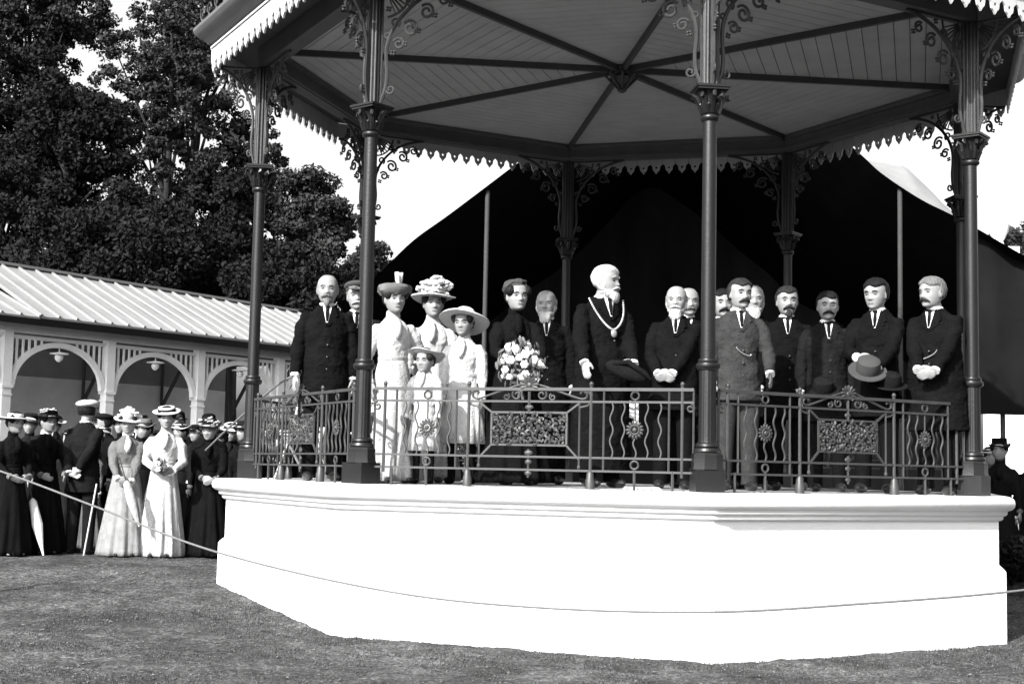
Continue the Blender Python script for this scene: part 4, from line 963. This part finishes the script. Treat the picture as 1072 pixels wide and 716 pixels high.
q = MB(); q.bar(AP(-5,-2.0,-.06), AP(4*PT+.5,-2.0,-.06), 4.6, .12); ab(q, 'floor', M['wall_grey'])
for k in range(-1,5):
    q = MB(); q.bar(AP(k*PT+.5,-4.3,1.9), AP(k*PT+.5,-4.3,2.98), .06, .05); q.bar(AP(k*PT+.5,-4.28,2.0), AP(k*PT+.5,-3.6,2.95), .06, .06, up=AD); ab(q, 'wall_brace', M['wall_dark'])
for k in range(0,4):
    t = (k+.5)*PT; L_ = AP(t,0,2.78); R = tag(empty('hanging_lantern', L_), ['lantern hanging in the leftmost arch of the arcade','lantern hanging in the second arch of the arcade from the left','lantern hanging in the third arch, left of the far left bandstand column','lantern hanging in the arch nearest the bandstand'][k], 'lantern', 'lanterns hanging in the arcade')
    q = MB(); q.tube([(0,0,-.08),(0,0,-.14)], .012, 6); q.lathe([(.02,-.14),(.16,-.165),(.165,-.18),(.05,-.18)], 16); q.build('shade', M['white_wood'], R)
    q = MB(); q.lathe([(.05,-.18),(.075,-.22),(.07,-.27),(.03,-.31),(.005,-.32)], 14); q.build('globe', M['glass'], R)

# ------------------------------------------------------------------ dark marquee behind the bandstand
MQ = tag(empty('marquee', (0,6,gz(0,6))), 'huge dark canvas marquee with a sagging roof behind the bandstand', 'marquee')
mo = Vector((0,6,gz(0,6)))
def mb_(mb, name, m, smooth=True, ang=40): return mb.xf(Matrix.Translation(-mo)).build(name, m, MQ, smooth, ang)
edge = bez([(-3.9,2.45),(-3.40,2.83),(-2.85,3.38),(-2.31,3.79),(-1.51,4.42),(-.4,5.3),(.95,6.6),(2.4,5.7),(3.47,4.79),(3.84,4.45),(4.39,4.08),(4.94,3.80),(5.95,3.22),(7.4,2.4)], 90)
def cloth(rows, name, m, th=.02):
    q = MB(); n = len(rows[0])
    for r_ in rows: q.v += [tuple(p) for p in r_]
    k0 = len(q.v)
    q.v += [(p[0],p[1],p[2]-th) for p in q.v[:k0]]
    for j in range(len(rows)-1):
        for i in range(n-1):
            a = j*n+i; q.f.append((a,a+1,a+n+1,a+n)); q.f.append((k0+a,k0+a+n,k0+a+n+1,k0+a+1))
    mb_(q, name, m)
def erow(y, dz, sq=1.0): return [(x*sq+(1-sq)*1, y, z+dz*(1 if x > 1 else 1)) for x, z in edge]
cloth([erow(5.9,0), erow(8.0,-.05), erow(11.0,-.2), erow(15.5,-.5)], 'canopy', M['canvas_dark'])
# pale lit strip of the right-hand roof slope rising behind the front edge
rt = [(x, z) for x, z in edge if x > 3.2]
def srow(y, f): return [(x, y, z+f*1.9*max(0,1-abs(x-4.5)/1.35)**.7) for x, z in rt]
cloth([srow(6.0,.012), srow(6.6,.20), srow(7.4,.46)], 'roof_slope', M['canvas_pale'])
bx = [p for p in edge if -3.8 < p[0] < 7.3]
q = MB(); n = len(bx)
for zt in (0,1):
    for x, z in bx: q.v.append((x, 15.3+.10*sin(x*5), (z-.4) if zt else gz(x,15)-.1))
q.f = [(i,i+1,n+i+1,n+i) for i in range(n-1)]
mb_(q, 'back_curtain', M['canvas_shade_lift'])  # interior brightness is put into this curtain's colour
bx = [p for p in edge if p[0] > 5.0]
q = MB(); n = len(bx)
for zt in (0,1):
    for x, z in bx: q.v.append((x, 6.15+.05*sin(x*9), (z-.02) if zt else 1.06))
q.f = [(i,i+1,n+i+1,n+i) for i in range(n-1)]
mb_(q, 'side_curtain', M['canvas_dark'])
q = MB()
for zz_, zt in ((0,0),(1,1)):
    for y in np.linspace(6.0,15.4,12): q.v.append((-3.75+.08*sin(y*4)+.1*(1-zt), y, 2.55 if zt else gz(-3.7,8)-.1))
q.f = [(i,i+1,12+i+1,12+i) for i in range(11)]; mb_(q, 'side_curtain', M['canvas_dark'])
for x, zt, y in ((-1.78,4.15,6.0),(4.12,4.25,6.0),(5.62,1.3,6.3)):
    q = MB(); q.tube([(x,y,gz(x,6)-.1),(x,y,zt)], .035, 10); mb_(q, 'pole', M['pole'])

# ------------------------------------------------------------------ ropes
def rope(name, label, pts, r, group=None):
    q = MB(); P_ = [Vector(p) for p in pts]; o_ = []
    n = 14
    for i in range(len(P_)-1):
        p0 = P_[max(i-1,0)]; p1 = P_[i]; p2 = P_[i+1]; p3 = P_[min(i+2,len(P_)-1)]
        for j in range(n):
            t = j/n; o_.append(.5*((2*p1)+(-p0+p2)*t+(2*p0-5*p1+4*p2-p3)*t*t+(-p0+3*p1-3*p2+p3)*t**3))
    o_.append(P_[-1]); q.tube(o_, r, 8); tag(q.build(name, M['rope']), label, 'rope', group)
rope('barrier_rope', 'thick barrier rope sagging across the front of the plinth', [(-6.3,-2.75,.38),(-4.85,-3.36,.04),(-3.89,-3.91,-.20),(-2.86,-4.36,-.48),(-1.64,-4.75,-.68),(-.63,-4.95,-.745),(.46,-5.02,-.74),(1.46,-4.83,-.68),(2.64,-4.37,-.60),(3.8,-3.9,-.45)], .0075)
for x, y, zt, lb in ((-6.3,-2.75,.45,'wooden stake holding the left end of the barrier rope'),(3.8,-3.9,-.38,'wooden stake holding the right end of the barrier rope')):
    q = MB(); q.lathe([(.035,gz(x,y)-.1),(.035,zt-.03),(.022,zt)], 12, c=(0,0)); o = q.build('stake', M['pole']); o.location = (x,y,0); tag(o, lb, 'stake', 'stakes of the barrier rope')
rope('guy_rope', 'taut guy rope rising past the far left column of the bandstand', [(-4.55,1.5,.28),(-4.0,.75,.62),(-3.30,-.25,.98),(-3.05,.1,1.05)], .011)

# ------------------------------------------------------------------ far things on the right
q = MB(); q.box((6.15,9.0,-1.0),(14,9.2,1.5)); o = q.build('garden_wall', M['white_wood'], smooth=False); tag(o, 'bright white garden wall glimpsed under the marquee curtain at the right', 'wall')
R = tag(empty('garden_ornament', (11.44,26.5,gz(11,26))), 'pale finial-topped garden pillar beyond the marquee roof', 'pillar')
q = MB(); q.box((-.35,-.35,0),(.35,.35,7.2)); q.box((-.45,-.45,7.2),(.45,.45,7.4)); q.build('shaft', M['wall_grey'], R, smooth=False)
q = MB(); q.lathe([(.2,7.4),(.12,7.6),(.28,7.9),(.30,8.1),(.1,8.3),(.14,8.5),(.05,8.9)], 14); q.build('finial', M['wall_grey'], R)

# ------------------------------------------------------------------ trees
def leaf_mesh(clumps, n_per, size, name, m, parent, loc):
    Cc = np.array([c[:3] for c in clumps]); rr = np.array([c[3] for c in clumps]); K = len(clumps); N = K*n_per
    idx = np.repeat(np.arange(K), n_per)
    d = RNG.normal(size=(N,3)); d /= np.linalg.norm(d, axis=1)[:,None]
    rad = rr[idx]*(RNG.random(N)**.45)
    c = Cc[idx]+d*rad[:,None]*np.array([1.15,1.15,.8])
    a = RNG.normal(size=(N,3)); a /= np.linalg.norm(a,axis=1)[:,None]; b = np.cross(a, RNG.normal(size=(N,3))); b /= np.linalg.norm(b,axis=1)[:,None]
    s = size*RNG.uniform(.6,1.3,N)[:,None]
    V = np.stack([c-a*s, c+b*s*.55, c+a*s, c-b*s*.55], axis=1).reshape(-1,3) - np.array(loc)
    me = bpy.data.meshes.new(name); me.vertices.add(4*N); me.vertices.foreach_set('co', V.ravel())
    me.loops.add(4*N); me.loops.foreach_set('vertex_index', np.arange(4*N, dtype=np.int32))
    me.polygons.add(N); me.polygons.foreach_set('loop_start', np.arange(0,4*N,4, dtype=np.int32)); me.polygons.foreach_set('loop_total', np.full(N,4, dtype=np.int32))
    me.update(calc_edges=True); me.validate()
    link_mesh(name, me, m, parent, smooth=False)
def tree(label, x, y, zc, rx, rz, nc, n_per, leaf='leaf_dark', size=.13, seed=1, th=.22, airy=1.0, cs=1.0, group='trees behind the arcade'):
    rn = random.Random(seed); g = gz(x,y); R = tag(empty('tree', (x,y,g)), label, 'tree', group)
    q = MB(); tp = []
    for i in range(9):
        f = i/8; tp.append(Vector((.25*sin(f*4+seed), .2*sin(f*3+seed*2), f*(zc+rz*.6-g))))
    q.tube(tp, [th*(1-.8*i/8) for i in range(9)], 10)
    cl = []
    for i in range(nc):
        th_ = rn.uniform(0,2*pi); ph = math.acos(rn.uniform(-1,1)); f = rn.random()**(.42*airy)
        cx, cy, cz = x+rx*f*sin(ph)*cos(th_), y+rx*.8*f*sin(ph)*sin(th_), zc+rz*f*cos(ph)
        cl.append((cx,cy,cz,(rn.uniform(.09,.19)*rx+.15)*cs))
        if i % max(3, nc//16) == 0:
            b0 = tp[min(7, max(2, int((cz-g)/(zc+rz-g)*7)))]; e = Vector((cx-x,cy-y,cz-g)); mid = b0.lerp(e,.5)+Vector((rn.uniform(-.3,.3),rn.uniform(-.3,.3),rn.uniform(-.2,.3)))
            q.tube([b0-Vector((0,0,.4)), mid, e], [th*.35,th*.2,th*.06], 6)
    q.build('trunk', M['bark'], R)
    leaf_mesh(cl, n_per, size, 'crown', M[leaf], R, (x,y,g))
# x, y from the picture's left to right
tree('broad dark tree filling the left edge behind the arcade roof', -17.9, 27.0, 9.1, 2.56, 4.26, 150, 330, seed=3, leaf='leaf_dark', airy=1.0, size=0.075)
tree('dark tree over the arcade ridge, left of the tall airy tree', -15.2, 25.1, 8.0, 2.03, 2.98, 120, 330, seed=4, leaf='leaf_dark', airy=1.0, size=0.075)
tree('tall airy tree with a visible trunk and sky showing through its leaves', -13.8, 29.2, 11.3, 2.53, 4.47, 300, 95, seed=5, leaf='leaf_mid', airy=1.0, size=0.075, cs=.55)
tree('dark leafy tree low behind the arcade roof', -13.3, 24.2, 5.8, 3.03, 1.85, 130, 330, seed=6, leaf='leaf_dark', airy=1, size=0.075)
tree('dark tree just left of the far left bandstand column', -11.1, 26.4, 6.6, 1.61, 2.36, 110, 330, seed=7, leaf='leaf_dark', airy=1, size=0.075)
tree('grey-green tree seen between the two left columns', -8.6, 27.5, 7.2, 1.36, 1.76, 90, 330, seed=8, leaf='leaf_mid', airy=1, size=0.07)
tree('small round-topped tree left of the marquee roof', -7.5, 31.5, 6.3, 1.18, 1.18, 60, 260, seed=9, leaf='leaf_mid', airy=1, size=0.07)
tree('low bushy tree at the arcade end', -8.4, 23.5, 4.4, 1.93, 1.54, 90, 330, seed=10, leaf='leaf_dark', airy=1, size=0.075)
tree('light-leaved treetop rising against the sky in the top left corner', -19.5, 32.9, 15.4, 2.44, 1.95, 260, 110, seed=14, leaf='leaf_mid', airy=1, size=0.08, cs=.55)
tree('sparse treetop against the sky just left of the bandstand roof corner', -13.5, 32.2, 14.4, 1.97, 2.38, 260, 100, seed=15, leaf='leaf_mid', airy=1, size=0.075, cs=.55)
tree('sparse low-branched tree behind the far left capital', -11.4, 30.3, 9.6, 1.46, 1.83, 170, 100, seed=16, leaf='leaf_mid', airy=1, size=0.075, cs=.55)
tree('pale distant tree at the right edge beyond the marquee', 13.7, 31.7, 7.5, 0.91, 0.85, 50, 160, seed=11, leaf='leaf_mid', airy=1, size=0.07, group='trees beyond the marquee')
def bush(label, x, y, r, seed):
    rn = random.Random(seed); R = tag(empty('bush', (x,y,gz(x,y))), label, 'bush'); cl = [(x+rn.uniform(-r,r), y+rn.uniform(-r,r)*.7, gz(x,y)+rn.uniform(.1,r*.9), r*.35) for _ in range(26)]
    q = MB()
    for i in range(6): q.tube([(0,0,0),(rn.uniform(-r,r)*.6,rn.uniform(-r,r)*.5,r*.8)], .015, 5)
    q.build('stems', M['bark'], R); leaf_mesh(cl, 170, .035, 'foliage', M['leaf_dark'], R, (x,y,gz(x,y)))
bush('dark bush against the right end of the plinth', 4.9, .9, .62, 21)
bush('low dark bush behind the right end of the plinth', 4.5, 2.2, .5, 22)
